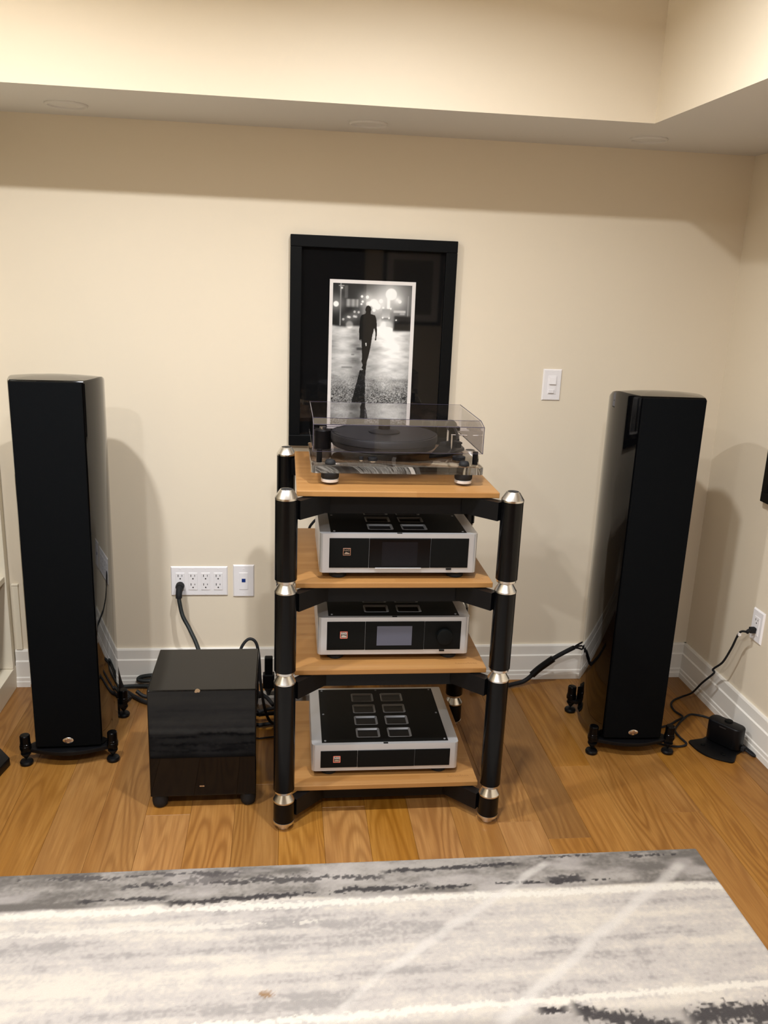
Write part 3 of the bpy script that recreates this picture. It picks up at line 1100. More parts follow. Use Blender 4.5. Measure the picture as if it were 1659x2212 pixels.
def speaker(label, loc, rz):
    t = thing('tower_speaker', label, 'speaker', loc, rz)
    speaker_body().build('cabinet', 'gloss_black', t, angle=40)
    # cloth grille, slightly bowed
    bm = bmesh.new()
    nx = 12
    A, B = [], []
    for i in range(nx + 1):
        x = -0.0975 + 0.195 * i / nx
        yb = -0.012 - 0.003 * (1 - (x / 0.0975) ** 2)
        A.append(((x, yb)))
    poly = A + [(0.0975, -0.0005), (-0.0975, -0.0005)]
    g = MB().prism(poly, 0.062, 1.206, bev=0.0025).build('grille', 'grille_cloth', t, angle=50)
    bd = MB()
    bd.lathe([(0, 0), (0.0165, 0), (0.0165, 0.0012), (0.0145, 0.0022), (0, 0.0026)], n=32, mat=Matrix.Translation((0, -0.0148, 0.084)) @ ROT_F @ Matrix.Diagonal((1, 0.62, 1, 1)))
    b = bd.build('badge', 'badge_silver', g, label='oval silver badge')
    text_mesh('badge_lettering', 'psb', 0.0145, 'badge_text', g, (0, -0.0175, 0.085), FRONT)
    # bowed base plate with four outriggers
    n = 14
    front = [(-0.118 + 0.236 * i / n, -0.006 - 0.030 * math.sin(PI * i / n)) for i in range(n + 1)]
    base = front + [(0.138, -0.016), (0.147, -0.006), (0.144, 0.008), (0.128, 0.022), (0.108, 0.045), (0.106, 0.12), (0.102, 0.22), (0.108, 0.255), (0.128, 0.268), (0.139, 0.280), (0.136, 0.293), (0.120, 0.299), (0.070, 0.312),
                    (-0.070, 0.312), (-0.120, 0.299), (-0.136, 0.293), (-0.139, 0.280), (-0.128, 0.268), (-0.108, 0.255), (-0.102, 0.22), (-0.106, 0.12), (-0.108, 0.045), (-0.128, 0.022), (-0.144, 0.008), (-0.147, -0.006), (-0.138, -0.016)]
    MB().prism(base, 0.041, 0.0545, bev=0.002).build('base_plate', 'satin_black', t)
    for fx, fy in ((-0.132, -0.004), (0.132, -0.004), (-0.125, 0.283), (0.125, 0.283)):
        f = MB().lathe([(0, 0), (0.014, 0), (0.0195, 0.003), (0.0205, 0.009), (0.018, 0.014), (0.008, 0.0175), (0.0, 0.0178)], c=(fx, fy, 0), n=24).build('foot', 'satin_black', t)
        MB().lathe([(0.0015, 0.0182), (0.0145, 0.036), (0.0155, 0.039), (0.0155, 0.0405)], c=(fx, fy, 0), n=24).build('spike', 'satin_black', f)
        MB().lathe([(0.0175, 0.055), (0.0178, 0.066), (0.0165, 0.067), (0.0165, 0.073), (0.0155, 0.074), (0.0155, 0.100), (0.0135, 0.1025), (0, 0.103)], c=(fx, fy, 0), n=24).build('knob', 'knob_black', f)
    return t


speaker('tall gloss black tower speaker between the cream bookcase and the subwoofer', (-0.667, -0.541, 0), math.radians(2.0))
speaker('tall gloss black tower speaker in the corner beside the robot vacuum dock', (1.174, -0.572, 0), math.radians(-2.5))

# ------------------------------------------------------------------ subwoofer
sw = thing('subwoofer', 'gloss black cube subwoofer with a chipped top edge beside the rack', 'subwoofer', (-0.2255, -0.6735, 0))
sc = box('cabinet', 'gloss_black', sw, -0.1525, 0.1525, -0.1385, 0.1385, 0.040, 0.382, bev=0.004, seg=4, angle=40)
sc.modifiers.new('weighted', 'WEIGHTED_NORMAL').keep_sharp = True
for fx in (-0.128, 0.128):
    for fy in (-0.115, 0.115):
        MB().lathe([(0, 0), (0.016, 0), (0.021, 0.006), (0.023, 0.018), (0.023, 0.0395)], c=(fx, fy, 0), n=24).build('foot', 'rubber_black', sw)
lg = MB()
lg.box(-0.0065, -0.003, -0.0004, 0, -0.0022, 0.0022)
lg.box(-0.0020, 0.0018, -0.0004, 0, -0.0022, 0.0022)
lg.box(0.0028, 0.0068, -0.0004, 0, -0.0022, 0.0022)
lgo = lg.build('emblem', 'badge_silver', sc, smooth=False, label='tiny silver emblem')
lgo.location = (-0.0045, -0.1385, 0.073)
ch = MB().prism([(-0.008, -0.004), (-0.004, -0.006), (0.001, -0.0045), (0.006, -0.005), (0.008, 0.001), (0.004, 0.005), (-0.001, 0.0065), (-0.006, 0.003)], 0, 0.0006)
bmesh.ops.transform(ch.bm, matrix=Matrix.Translation((-0.012, -0.1384, 0.3795)) @ Matrix.Rotation(math.radians(45), 4, 'X'), verts=ch.bm.verts)
ch.build('chip', 'chip_wood', sc, smooth=False, label='tan chip in the lacquer')

# ------------------------------------------------------------------ equipment rack
RX, RY = 0.305, -0.637                            # rack centre
rack = thing('equipment_rack', 'four-tier hi-fi rack with bamboo shelves and black tubular posts', 'rack', (RX, RY, 0))
PXo, PYo = 0.2972, 0.2760                         # post offsets
SHELF = [0.980, 0.724, 0.4663, 0.0993]
WAIST = [0.739, 0.477, 0.111]
CAPZ = 0.9953
for sx in (-1, 1):
    for sy in (-1, 1):
        c = (sx * PXo, sy * PYo, 0)
        post = MB().lathe([(0.017, 0.02), (0.017, 0.975)], c=c, n=24).build('post', 'matte_black', rack)
        tops = [CAPZ - 0.026] + [w - 0.024 for w in WAIST]
        bots = [w + 0.012 for w in WAIST] + [0.026]
        for zt, zb in zip(tops, bots):
            MB().lathe([(0.028, zb), (0.0295, zb + 0.001), (0.0295, zt - 0.001), (0.028, zt)], c=c, n=40).build('tube', 'tube_black', post)
        for w in WAIST:
            MB().lathe([(0.029, w - 0.024), (0.0302, w - 0.0235), (0.0302, w - 0.0195), (0.0190, w - 0.001), (0.0180, w + 0.001), (0.0180, w + 0.004), (0.0262, w + 0.0045), (0.0268, w + 0.0055), (0.0268, w + 0.0115), (0.0175, w + 0.0119)], c=c, n=40).build('collar', 'turned_alu', post, angle=18)
        MB().lathe([(0.029, CAPZ - 0.026), (0.0302, CAPZ - 0.0255), (0.0302, CAPZ - 0.0205), (0.0175, CAPZ - 0.001), (0.0165, CAPZ), (0.0150, CAPZ), (0.0148, CAPZ - 0.002), (0, CAPZ - 0.002)], c=c, n=40).build('cap', 'turned_alu', post, angle=18)
        MB().lathe([(0, CAPZ - 0.0019), (0.0146, CAPZ - 0.0019), (0.0143, CAPZ - 0.0004), (0.004, CAPZ - 0.0004), (0.003, CAPZ - 0.0012), (0, CAPZ - 0.0012)], c=c, n=24).build('cap_insert', 'matte_black', post)
        MB().lathe([(0, 0), (0.017, 0), (0.019, 0.002), (0.019, 0.012), (0.021, 0.016), (0.0285, 0.017), (0.0300, 0.018), (0.0300, 0.025), (0.028, 0.0258)], c=c, n=40).build('foot', 'turned_alu', post, angle=18)
for zs in SHELF:
    sh = MB().box(-0.271, 0.273, -0.232, 0.285, zs - 0.0155, zs, bev=0.0018)
    so = sh.build('shelf', 'bamboo', rack, angle=15)
    if zs != SHELF[0]:
        # faint engraved script near the front right corner
        pts = []
        e = MB()
        rr = random.Random(4)
        for i in range(9):
            x0 = 0.188 + i * 0.0072
            hgt = (0.010 if i in (0, 5) else 0.006) * (0.8 + 0.4 * rr.random())
            e.tube([(x0, -0.205, zs + 0.0001), (x0 + 0.002, -0.205 + hgt, zs + 0.0001), (x0 + 0.004, -0.205 + hgt * 0.5, zs + 0.0001), (x0 + 0.005, -0.2055, zs + 0.0001)], 0.00032, n=5, sub=3)
        e.build('engraving', 'engraved', so, smooth=False)
    # black steel carrier: front and back bars with a diagonal arm to each post
    zt = zs - 0.0165
    zb = zt - 0.048
    f = MB()
    for sy in (-1, 1):
        f.box(-0.195, 0.195, sy * 0.178 - 0.006, sy * 0.178 + 0.006, zb - 0.009, zt)
    for sx in (-1, 1):
        f.box(sx * 0.192 - 0.006, sx * 0.192 + 0.006, -0.178, 0.178, zb + 0.002, zt)
        for sy in (-1, 1):
            a = Vector((sx * 0.190, sy * 0.178, 0))
            b = Vector((sx * (PXo - 0.026), sy * (PYo - 0.016), 0))
            dv = (b - a).normalized() * 0.0
            nrm = Vector((-(b - a).y, (b - a).x, 0)).normalized() * 0.014
            P = [a + nrm, a - nrm, b - nrm, b + nrm]
            f.prism([(p.x, p.y) for p in P], zb - 0.004, zt - 0.001)
    f.build('support_frame', 'satin_black', rack, smooth=False)


def rounded_rect(x0, x1, y0, y1, r, n=5):
    P = []
    for cx_, cy_, a0 in ((x1 - r, y0 + r, -90), (x1 - r, y1 - r, 0), (x0 + r, y1 - r, 90), (x0 + r, y0 + r, 180)):
        for q in range(n + 1):
            a = math.radians(a0 + q * 90 / n)
            P.append((cx_ + r * math.cos(a), cy_ + r * math.sin(a)))
    return P


# ------------------------------------------------------------------ hi-fi components
def component(name, label, cat, loc, rz, h, zshelf, kind):
    """front face at local y=0, bottom of the feet at z=0, case from zf to zf+h"""
    t = thing(name, label, cat, (loc[0], loc[1], zshelf), rz)
    zf = 0.0195
    z1 = zf + h
    W2, D2 = 0.2175, 0.355
    r = 0.012
    pl = []
    for cx_, cy_, a0 in ((W2 - r, r, -90), (W2 - 0.004, D2 - 0.004, 0), (-W2 + 0.004, D2 - 0.004, 90), (-W2 + r, r, 180)):
        rr = r if a0 in (-90, 180) else 0.004
        for q in range(6):
            a = math.radians(a0 + q * 18)
            pl.append((cx_ + rr * math.cos(a), cy_ + rr * math.sin(a)))
    zr = z1 - 0.006
    body = MB().prism(pl, zf, zr)
    lc = [p for p in pl if p[0] < -0.19]
    rc_ = [p for p in pl if p[0] > 0.19]
    body.prism([(-0.188, D2)] + lc + [(-0.188, 0.0)], zr, z1)
    body.prism([(0.188, 0.0)] + rc_ + [(0.188, D2)], zr, z1)
    body.box(-0.188, 0.188, 0.0, 0.012, zr, z1)
    body.box(-0.188, 0.188, 0.345, D2, zr, z1)
    bmesh.ops.remove_doubles(body.bm, verts=body.bm.verts, dist=0.00005)
    body.build('case', 'brushed_alu', t, angle=20)
    ow, oh = 0.0345, 0.0262
    centres = [(sx * 0.0475 - 0.0005, 0.066 + row * 0.0735) for row in range(4) for sx in (-1, 1)]
    xsb = sorted({-0.1878, 0.1878} | {round(c[0] + q * ow, 5) for c in centres for q in (-1, 1)})
    ysb = sorted({0.0122, 0.3448} | {round(c[1] + q * oh, 5) for c in centres for q in (-1, 1)})
    tpm = MB()
    for xa, xb in zip(xsb[:-1], xsb[1:]):
        for ya, yb in zip(ysb[:-1], ysb[1:]):
            mx, my = (xa + xb) / 2, (ya + yb) / 2
            if any(abs(mx - c[0]) < ow and abs(my - c[1]) < oh for c in centres):
                continue
            tpm.box(xa, xb, ya, yb, z1 - 0.003, z1 + 0.0003)
    bmesh.ops.remove_doubles(tpm.bm, verts=tpm.bm.verts, dist=0.00005)
    tp = tpm.build('top_plate', 'panel_black', t, smooth=False)
    for cx_, cy_ in centres:
        ring = MB()
        b = bmesh.new()
        loops = []
        for w_, h_, r_, z_ in ((ow + 0.0012, oh + 0.0012, 0.006, z1 + 0.0004), (ow + 0.0004, oh + 0.0004, 0.0055, z1 + 0.0011), (ow - 0.0012, oh - 0.0012, 0.0045, z1 + 0.0008), (ow - 0.0050, oh - 0.0050, 0.0025, z1 - 0.0036)):
            loops.append([b.verts.new((cx_ + px, cy_ + py, z_)) for px, py in rounded_rect(-w_, w_, -h_, h_, r_, 3)])
        for A, B in zip(loops[:-1], loops[1:]):
            for i in range(len(A)):
                j = (i + 1) % len(A)
                b.faces.new((A[i], A[j], B[j], B[i]))
        ring._merge(b)
        vo = ring.build('vent', 'vent_metal', tp, angle=25)
        box('vent_mesh', 'vent_dark', tp, cx_ - ow + 0.004, cx_ + ow - 0.004, cy_ - oh + 0.004, cy_ + oh - 0.004, z1 - 0.0050, z1 - 0.0037, smooth=False)
    for sx, sy in ((-0.178, 0.022), (0.178, 0.022), (-0.178, 0.18), (0.178, 0.18), (-0.178, 0.335), (0.178, 0.335), (0, 0.335)):
        MB().lathe([(0.0034, 0.0003), (0.0032, 0.0016), (0.0016, 0.0018), (0.0014, 0.0008), (0, 0.0008)], c=(sx, sy, z1), n=12).build('screw', 'vent_metal', tp)
    for sx in (-0.165, 0.165):
        for sy in (0.035, 0.30):
            f = MB().lathe([(0, 0), (0.022, 0), (0.0235, 0.002), (0.0235, 0.011), (0.018, 0.0125)], c=(sx, sy, 0), n=28).build('foot', 'rubber_black', t)
            MB().lathe([(0.0175, 0.0126), (0.019, 0.0130), (0.019, 0.0193)], c=(sx, sy, 0), n=28).build('foot_ring', 'turned_alu', f)
    # black front panel in three sections
    pz0, pz1 = (zf + 0.0145, z1 - 0.0125) if h > 0.1 else (zf + 0.0115, z1 - 0.0195)
    for i, (xa, xb) in enumerate(((-0.1915, -0.0835), (-0.0828, 0.0862), (0.0869, 0.1925))):
        fp = box('front_panel', 'panel_black', t, xa, xb, -0.0022 if i != 1 else -0.0030, 0.004, pz0, pz1, bev=0.0009)
        if i == 0:
            bx, bz = -0.144, (pz0 + pz1) / 2 + (0.004 if h > 0.1 else 0.001)
            s = 0.0104
            bdg = box('badge', 'copper_rim', fp, bx - s, bx + s, -0.0034, -0.0021, bz - s, bz + s, bev=0.0006, label='square copper-rimmed badge')
            box('badge_face', 'badge_face' if kind != 'player' else 'panel_black', fp, bx - s + 0.0016, bx + s - 0.0016, -0.0037, -0.0033, bz - s + 0.0016, bz + s - 0.0016)
            text_mesh('badge_lettering', 'NAD', 0.0078, 'badge_silver' if kind == 'player' else 'print_white', fp, (bx, -0.0038, bz + 0.0045), FRONT, 0.0002)
            e = MB()
            e.prism([(-0.0075, -0.006), (0.0075, -0.006), (0.0070, -0.0025), (0.002, -0.001), (-0.002, 0.0005), (-0.0055, -0.002)], 0, 0.0004, mat=Matrix.Translation((bx, -0.0037, bz - 0.0005)) @ ROT_F)
            e.build('badge_emblem', 'badge_silver', fp, smooth=False)
            if kind != 'player':
                e = MB()
                for q in ((-s, s, -s, -s + 0.0012), (-s, s, s - 0.0012, s), (-s, -s + 0.0012, -s, s), (s - 0.0012, s, -s, s)):
                    e.box(bx + q[0], bx + q[1], -0.0038, -0.0033, bz + q[2], bz + q[3])
                e.build('badge_glow', 'red_light', fp, smooth=False)
        if i == 1 and kind == 'player':
            box('display', 'screen_dark', fp, -0.0815, 0.0850, -0.0036, -0.0029, pz0 + 0.003, pz1 - 0.003, smooth=False)
            box('display_patch', 'screen_dim', fp, -0.048, 0.050, -0.0038, -0.0035, pz0 + 0.006, pz1 - 0.010, smooth=False)  # slightly lighter patch on the dark display
        if i == 1 and kind == 'preamp':
            box('display', 'screen_lit', fp, -0.0500, 0.0505, -0.0036, -0.0029, pz0 + 0.014, pz1 - 0.013, smooth=False)
        if i == 2 and kind == 'preamp':
            MB().lathe([(0.0235, 0), (0.0235, 0.012), (0.0225, 0.015), (0.0215, 0.0155), (0, 0.0155)], n=40, mat=Matrix.Translation((0.144, -0.0022, (pz0 + pz1) / 2)) @ ROT_F).build('volume_knob', 'panel_black', fp)
    if kind in ('player', 'preamp'):
        box('button', 'satin_black', t, 0.132, 0.147, -0.003, 0.0, pz0 - 0.006, pz0 - 0.0015, bev=0.0008)
    if kind == 'player':
        box('tray_lip', 'brushed_alu', t, -0.066, 0.062, -0.0045, -0.0005, pz0 - 0.003, pz0 + 0.001, bev=0.0006)
    box('top_notch', 'panel_black', t, -0.007, 0.007, 0.002, 0.010, z1 - 0.0006, z1 + 0.0004, bev=0.0002)
    return t


pmat('vent_metal', (128, 129, 132), 0.4, metal=0.3)
pmat('vent_dark', (8, 9, 11), 0.5)
pmat('screen_dim', (16, 16, 20), 0.12, spec=0.25)
component('network_player', 'silver component with a wide dark display on the second rack shelf', 'audio component', (0.3161, -0.841), 0, 0.1115, SHELF[1], 'player')
component('preamplifier', 'silver component with a lit grey screen and round black volume knob', 'audio component', (0.3165, -0.812), math.radians(-0.35), 0.1130, SHELF[2], 'preamp')
component('power_amplifier', 'slim silver amplifier with eight top vents on the lowest rack shelf', 'audio component', (0.3054, -0.8245), math.radians(-0.35), 0.0855, SHELF[3], 'amp')

# ------------------------------------------------------------------ turntable
TZ = SHELF[0]
pmat('foot_silver', (226, 224, 222), 0.3, metal=0.6)
tt = thing('turntable', 'turntable with clear acrylic plinth, black platter and clear dust cover', 'turntable', (0.309, -0.640, TZ))


MB().prism(rounded_rect(-0.236, 0.236, -0.164, 0.170, 0.012), 0.033, 0.0535, bev=0.001).build('plinth', 'thick_acrylic', tt, angle=30, label='clear acrylic slab')
for fx, fy in ((-0.184, -0.142), (0.185, -0.140), (-0.184, 0.140), (0.185, 0.140)):
    f = MB().lathe([(0, 0.0), (0.003, 0.0005), (0.021, 0.006), (0.024, 0.0075), (0.024, 0.0150), (0.022, 0.0155)], c=(fx, fy, 0), n=32).build('foot', 'foot_silver', tt)
    MB().lathe([(0.022, 0.0156), (0.0245, 0.019), (0.0250, 0.0325)], c=(fx, fy, 0), n=32).build('foot_puck', 'rubber_black', f)
    MB().lathe([(0.0135, 0.0538), (0.0145, 0.0560), (0.0142, 0.0610), (0.011, 0.0660), (0.0, 0.0680)], c=(fx, fy, 0), n=32).build('foot_cap', 'rubber_black', f)
PC = (-0.019, 0.040)
MB().lathe([(0.03, 0.0537), (0.03, 0.073)], c=(*PC, 0), n=32).build('bearing', 'matte_black', tt)
MB().lathe([(0.02, 0.0735), (0.147, 0.0735), (0.1505, 0.0760), (0.1520, 0.0880), (0.1520, 0.0895)], c=(*PC, 0), n=72).build('sub_platter', 'platter_black', tt)
MB().lathe([(0.02, 0.0900), (0.1525, 0.0900), (0.1555, 0.0915), (0.1555, 0.1080), (0.1545, 0.1100), (0.1525, 0.1108), (0.1522, 0.1098), (0.1490, 0.1098), (0.1485, 0.1118), (0.05, 0.1118), (0, 0.1118)], c=(*PC, 0), n=96).build('platter', 'platter_black', tt)
mtc = (-0.196, 0.080)
mo = MB().lathe([(0.0, 0.054), (0.0255, 0.054), (0.0255, 0.1070), (0.0235, 0.1095), (0, 0.1095)], c=(*mtc, 0), n=40).build('motor', 'satin_black', tt)
MB().lathe([(0.009, 0.110), (0.009, 0.118), (0.0, 0.118)], c=(*mtc, 0), n=20).build('pulley', 'turned_alu', mo)
# drive belt
a = math.atan2(PC[1] - mtc[1], PC[0] - mtc[0])
bp = []
for s in (-1, 1):
    nx_, ny_ = -math.sin(a) * s, math.cos(a) * s
    bp.append(((mtc[0] + nx_ * 0.0095, mtc[1] + ny_ * 0.0095, 0.1045 + 0.010), (PC[0] + nx_ * 0.1550, PC[1] + ny_ * 0.1550, 0.1045)))
bl = MB()
for p, q in bp:
    bl.tube([p, q], 0.0009, n=6, sub=1)
bl.build('drive_belt', 'rubber_black', tt)
# tonearm group on a black arm board
ab = MB().prism([(0.100, -0.060), (0.160, -0.035), (0.226, 0.060), (0.226, 0.140), (0.170, 0.150), (0.148, 0.075)], 0.0560, 0.0650, bev=0.001).build('arm_board', 'satin_black', tt)
MB().lathe([(0, 0.0537), (0.016, 0.0537), (0.016, 0.0558)], c=(0.19, 0.09, 0), n=24).build('arm_board_foot', 'turned_alu', ab)
tb = MB().lathe([(0.022, 0.0652), (0.022, 0.074), (0.014, 0.076), (0.014, 0.108), (0.011, 0.110), (0, 0.110)], c=(0.198, 0.100, 0), n=28).build('arm_pillar', 'satin_black', tt)
box('bearing_yoke', 'satin_black', tb, 0.180, 0.216, 0.088, 0.112, 0.1102, 0.122, bev=0.002)
MB().tube([(0.198, 0.128, 0.118), (0.196, 0.06, 0.1185), (0.184, -0.03, 0.1185), (0.172, -0.100, 0.1180)], 0.0042, n=12).build('arm_tube', 'satin_black', tt)
MB().lathe([(0.0, 0), (0.015, 0.0), (0.0165, 0.002), (0.0165, 0.026), (0.015, 0.028), (0, 0.028)], n=28, mat=Matrix.Translation((0.198, 0.156, 0.118)) @ ROT_F).build('counterweight', 'satin_black', tt)
hs = Matrix.Translation((0.169, -0.112, 0.114)) @ Matrix.Rotation(math.radians(10), 4, 'Z')
MB().box(-0.008, 0.008, -0.016, 0.014, -0.0025, 0.0025, bev=0.0008, mat=hs).box(-0.007, 0.007, -0.012, 0.006, -0.014, -0.0028, bev=0.001, mat=hs).build('headshell', 'satin_black', tt)
MB().tube([(0.18, 0.03, 0.066), (0.18, 0.03, 0.108)], 0.003, n=10, sub=1).tube([(0.178, 0.03, 0.109), (0.25 - 0.028, 0.012, 0.111)], 0.0018, n=8, sub=1).build('arm_rest', 'turned_alu', tt)
# small capped knobs and a loose puck on the plinth
for px_, py_, r_ in ((-0.065, -0.103, 0.013), (-0.096, -0.097, 0.006)):
    kn = MB().lathe([(0, 0.0540), (r_ * 0.8, 0.0540), (r_ * 0.8, 0.0570)], c=(px_, py_, 0), n=20).build('plinth_knob', 'turned_alu', tt)
    MB().lathe([(r_, 0.0571), (r_, 0.0650), (r_ * 0.85, 0.0665), (0, 0.0665)], c=(px_, py_, 0), n=24).build('plinth_knob_cap', 'rubber_black', kn)
pk = MB().lathe([(0, 0), (0.018, 0), (0.0185, 0.001), (0.0185, 0.009), (0.017, 0.010), (0.005, 0.010), (0.004, 0.008), (0, 0.008)], n=32).build('record_adapter', 'rubber_black', None)
pk.location = (0.495, -0.700, TZ + 0.0538)
tag(pk, 'small black puck resting on the clear turntable plinth', 'puck')
# dust cover: four short black posts and a clear box with a chamfered front edge
for fx, fy in ((-0.213, -0.118), (0.220, -0.118), (-0.213, 0.150), (0.220, 0.150)):
    MB().lathe([(0, 0.0537), (0.0075, 0.0537), (0.0075, 0.0890), (0, 0.0890)], c=(fx, fy, 0), n=20).build('cover_post', 'satin_black', tt)
b = bmesh.new()
cx0, cx1 = -0.232, 0.233
yf_, yr_ = -0.152, 0.188
prof = [(yf_, 0.0895), (yf_, 0.1630), (yf_ + 0.045, 0.1735), (yr_, 0.1745), (yr_, 0.0895)]
th = 0.003
inn = [(yf_ + th, 0.0895), (yf_ + th, 0.1605), (yf_ + 0.046, 0.1705), (yr_ - th, 0.1715), (yr_ - th, 0.0895)]
O0 = [b.verts.new((cx0, y, z)) for y, z in prof]
O1 = [b.verts.new((cx1, y, z)) for y, z in prof]
I0 = [b.verts.new((cx0 + th, y, z)) for y, z in inn]
I1 = [b.verts.new((cx1 - th, y, z)) for y, z in inn]
for i in range(4):
    b.faces.new((O0[i], O0[i + 1], O1[i + 1], O1[i]))
    b.faces.new((I0[i], I1[i], I1[i + 1], I0[i + 1]))
b.faces.new(O0)
b.faces.new(list(reversed(O1)))
b.faces.new(list(reversed(I0)))
b.faces.new(I1)
b.faces.new((O0[0], O1[0], I1[0], I0[0]))
b.faces.new((O1[4], O0[4], I0[4], I1[4]))
b.faces.new((O0[0], I0[0], I0[4], O0[4]))
b.faces.new((O1[0], O1[4], I1[4], I1[0]))
bmesh.ops.recalc_face_normals(b, faces=b.faces)
dc = MB()
dc._merge(b)
dco = dc.build('dust_cover', 'dust_cover_acrylic', tt, smooth=False, label='clear acrylic dust cover')
# thin dark violet strips standing for the look of the cover's edges
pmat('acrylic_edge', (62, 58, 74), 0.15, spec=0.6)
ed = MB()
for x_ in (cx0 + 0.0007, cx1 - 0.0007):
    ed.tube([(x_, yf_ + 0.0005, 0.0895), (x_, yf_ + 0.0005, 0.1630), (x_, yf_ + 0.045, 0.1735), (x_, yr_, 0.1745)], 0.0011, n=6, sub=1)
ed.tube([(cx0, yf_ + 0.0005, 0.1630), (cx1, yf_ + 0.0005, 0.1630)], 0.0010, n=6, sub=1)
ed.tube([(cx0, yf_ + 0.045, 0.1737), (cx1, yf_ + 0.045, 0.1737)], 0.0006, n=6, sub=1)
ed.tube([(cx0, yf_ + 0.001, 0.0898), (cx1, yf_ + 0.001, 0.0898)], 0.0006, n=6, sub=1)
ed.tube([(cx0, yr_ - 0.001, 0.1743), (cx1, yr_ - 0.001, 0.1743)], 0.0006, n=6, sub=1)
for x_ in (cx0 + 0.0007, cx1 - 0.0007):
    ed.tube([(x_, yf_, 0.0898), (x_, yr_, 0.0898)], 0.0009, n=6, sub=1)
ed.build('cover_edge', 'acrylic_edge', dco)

rw = thing('record_weight', 'black record weight with a flared base on the turntable platter', 'record weight', (0.290, -0.600, TZ + 0.1119))
MB().lathe([(0, 0), (0.045, 0), (0.046, 0.001), (0.046, 0.0025), (0.040, 0.005), (0.020, 0.0085), (0.0175, 0.0090)], n=48).build('flared_base', 'platter_black', rw)
MB().lathe([(0.0172, 0.0091), (0.0168, 0.044), (0.0155, 0.0455), (0, 0.0455)], n=36).build('grip', 'satin_black', rw)


# ------------------------------------------------------------------ cords and cables
def cord(name, label, cat, pts, r, mat='rubber_black', group=None, n=10):
    P = [Vector(p) for p in pts]
    base = Vector((P[0].x, P[0].y, min(p.z for p in P) - r))
    t = thing(name, label, cat, base, 0, group)
    c_ = MB().tube([p - base for p in P], r, n=n).build('cord', mat, t)
    return t, base


pc, pb = cord('mains_cable', 'thick braided black power cord plugged into the four-outlet plate', 'cord',
              [(-0.3765, -0.058, 0.372), (-0.374, -0.064, 0.352), (-0.362, -0.078, 0.305), (-0.336, -0.10, 0.262), (-0.300, -0.16, 0.210), (-0.27, -0.25, 0.14), (-0.25, -0.36, 0.09), (-0.245, -0.45, 0.075), (-0.245, -0.525, 0.09)], 0.0075, 'braided_black')
pm = MB().lathe([(0, 0), (0.0135, 0.0), (0.0155, 0.004), (0.0155, 0.020), (0.0125, 0.030), (0.0, 0.030)], n=24, mat=Matrix.Translation((-0.3763, -0.0083, 0.398)) @ ROT_F)
pm.tube([(-0.3763, -0.034, 0.398), (-0.3764, -0.048, 0.392), (-0.3765, -0.056, 0.378), (-0.3765, -0.058, 0.366)], 0.0115, n=14)
bmesh.ops.transform(pm.bm, matrix=Matrix.Translation(-pb), verts=pm.bm.verts)
pm.build('plug', 'rubber_black', pc)

cord('looped_cable', 'thin black cable looping up behind the subwoofer next to the rack', 'cable',
     [(-0.155, -0.528, 0.15), (-0.150, -0.50, 0.25), (-0.137, -0.46, 0.335), (-0.112, -0.45, 0.374), (-0.087, -0.45, 0.366), (-0.076, -0.455, 0.32), (-0.070, -0.45, 0.22), (-0.055, -0.42, 0.10), (-0.03, -0.36, 0.02), (0.02, -0.28, 0.006)], 0.005)

# cables running behind the tower speaker to the subwoofer
GL = 'cables behind the bookcase-side speaker'
cord('speaker_cable', 'dark cable dropping from the tower speaker back to the floor', 'cable', [(-0.600, -0.168, 0.20), (-0.598, -0.12, 0.10), (-0.592, -0.085, 0.025), (-0.56, -0.10, 0.009), (-0.52, -0.145, 0.009), (-0.47, -0.18, 0.009), (-0.36, -0.20, 0.009), (-0.25, -0.24, 0.009)], 0.0075, 'matte_black', GL)
cord('speaker_cable', 'braided black cable lying along the baseboard with a folded loop', 'cable', [(-0.63, -0.060, 0.010), (-0.58, -0.048, 0.010), (-0.53, -0.046, 0.010), (-0.48, -0.052, 0.011), (-0.42, -0.060, 0.018), (-0.40, -0.052, 0.040), (-0.43, -0.043, 0.052), (-0.48, -0.038, 0.050), (-0.525, -0.036, 0.043), (-0.535, -0.040, 0.033), (-0.50, -0.044, 0.030), (-0.42, -0.035, 0.030), (-0.33, -0.05, 0.012)], 0.0075, 'braided_black', GL)
cord('speaker_cable', 'short black cable ending in a loose plug on the floor', 'cable', [(-0.59, -0.178, 0.16), (-0.583, -0.14, 0.07), (-0.565, -0.135, 0.025), (-0.548, -0.155, 0.014)], 0.009, 'matte_black', GL)
cord('speaker_cable', 'black cable crossing the floor towards the subwoofer back', 'cable', [(-0.53, -0.118, 0.026), (-0.50, -0.128, 0.010), (-0.45, -0.13, 0.009), (-0.36, -0.14, 0.009)], 0.007, 'matte_black', GL)

# heavy sleeved cable from the rack to the other tower speaker
hc, hb = cord('sleeved_cable', 'thick sleeved black cable rising from the floor to the corner tower speaker', 'cable',
              [(0.72, -0.12, 0.012), (0.82, -0.11, 0.012), (0.90, -0.085, 0.014), (0.945, -0.075, 0.022), (0.985, -0.075, 0.058), (1.02, -0.08, 0.095), (1.055, -0.09, 0.128), (1.095, -0.11, 0.165), (1.112, -0.125, 0.184)], 0.0085)
m = MB()
m.tube([Vector((0.972, -0.075, 0.046)) - hb, Vector((1.0, -0.076, 0.075)) - hb, Vector((1.047, -0.088, 0.121)) - hb], 0.0135, n=14)
m.build('sleeve', 'satin_black', hc)
for i, e_ in enumerate(((1.15, -0.20, 0.255), (1.155, -0.20, 0.225), (1.15, -0.20, 0.19))):
    MB().tube([Vector((1.110, -0.122, 0.182)) - hb, Vector((1.128, -0.15, 0.19 + (2 - i) * 0.012)) - hb, Vector(e_) - hb], 0.0036, n=8).build('conductor', 'rubber_black', hc)

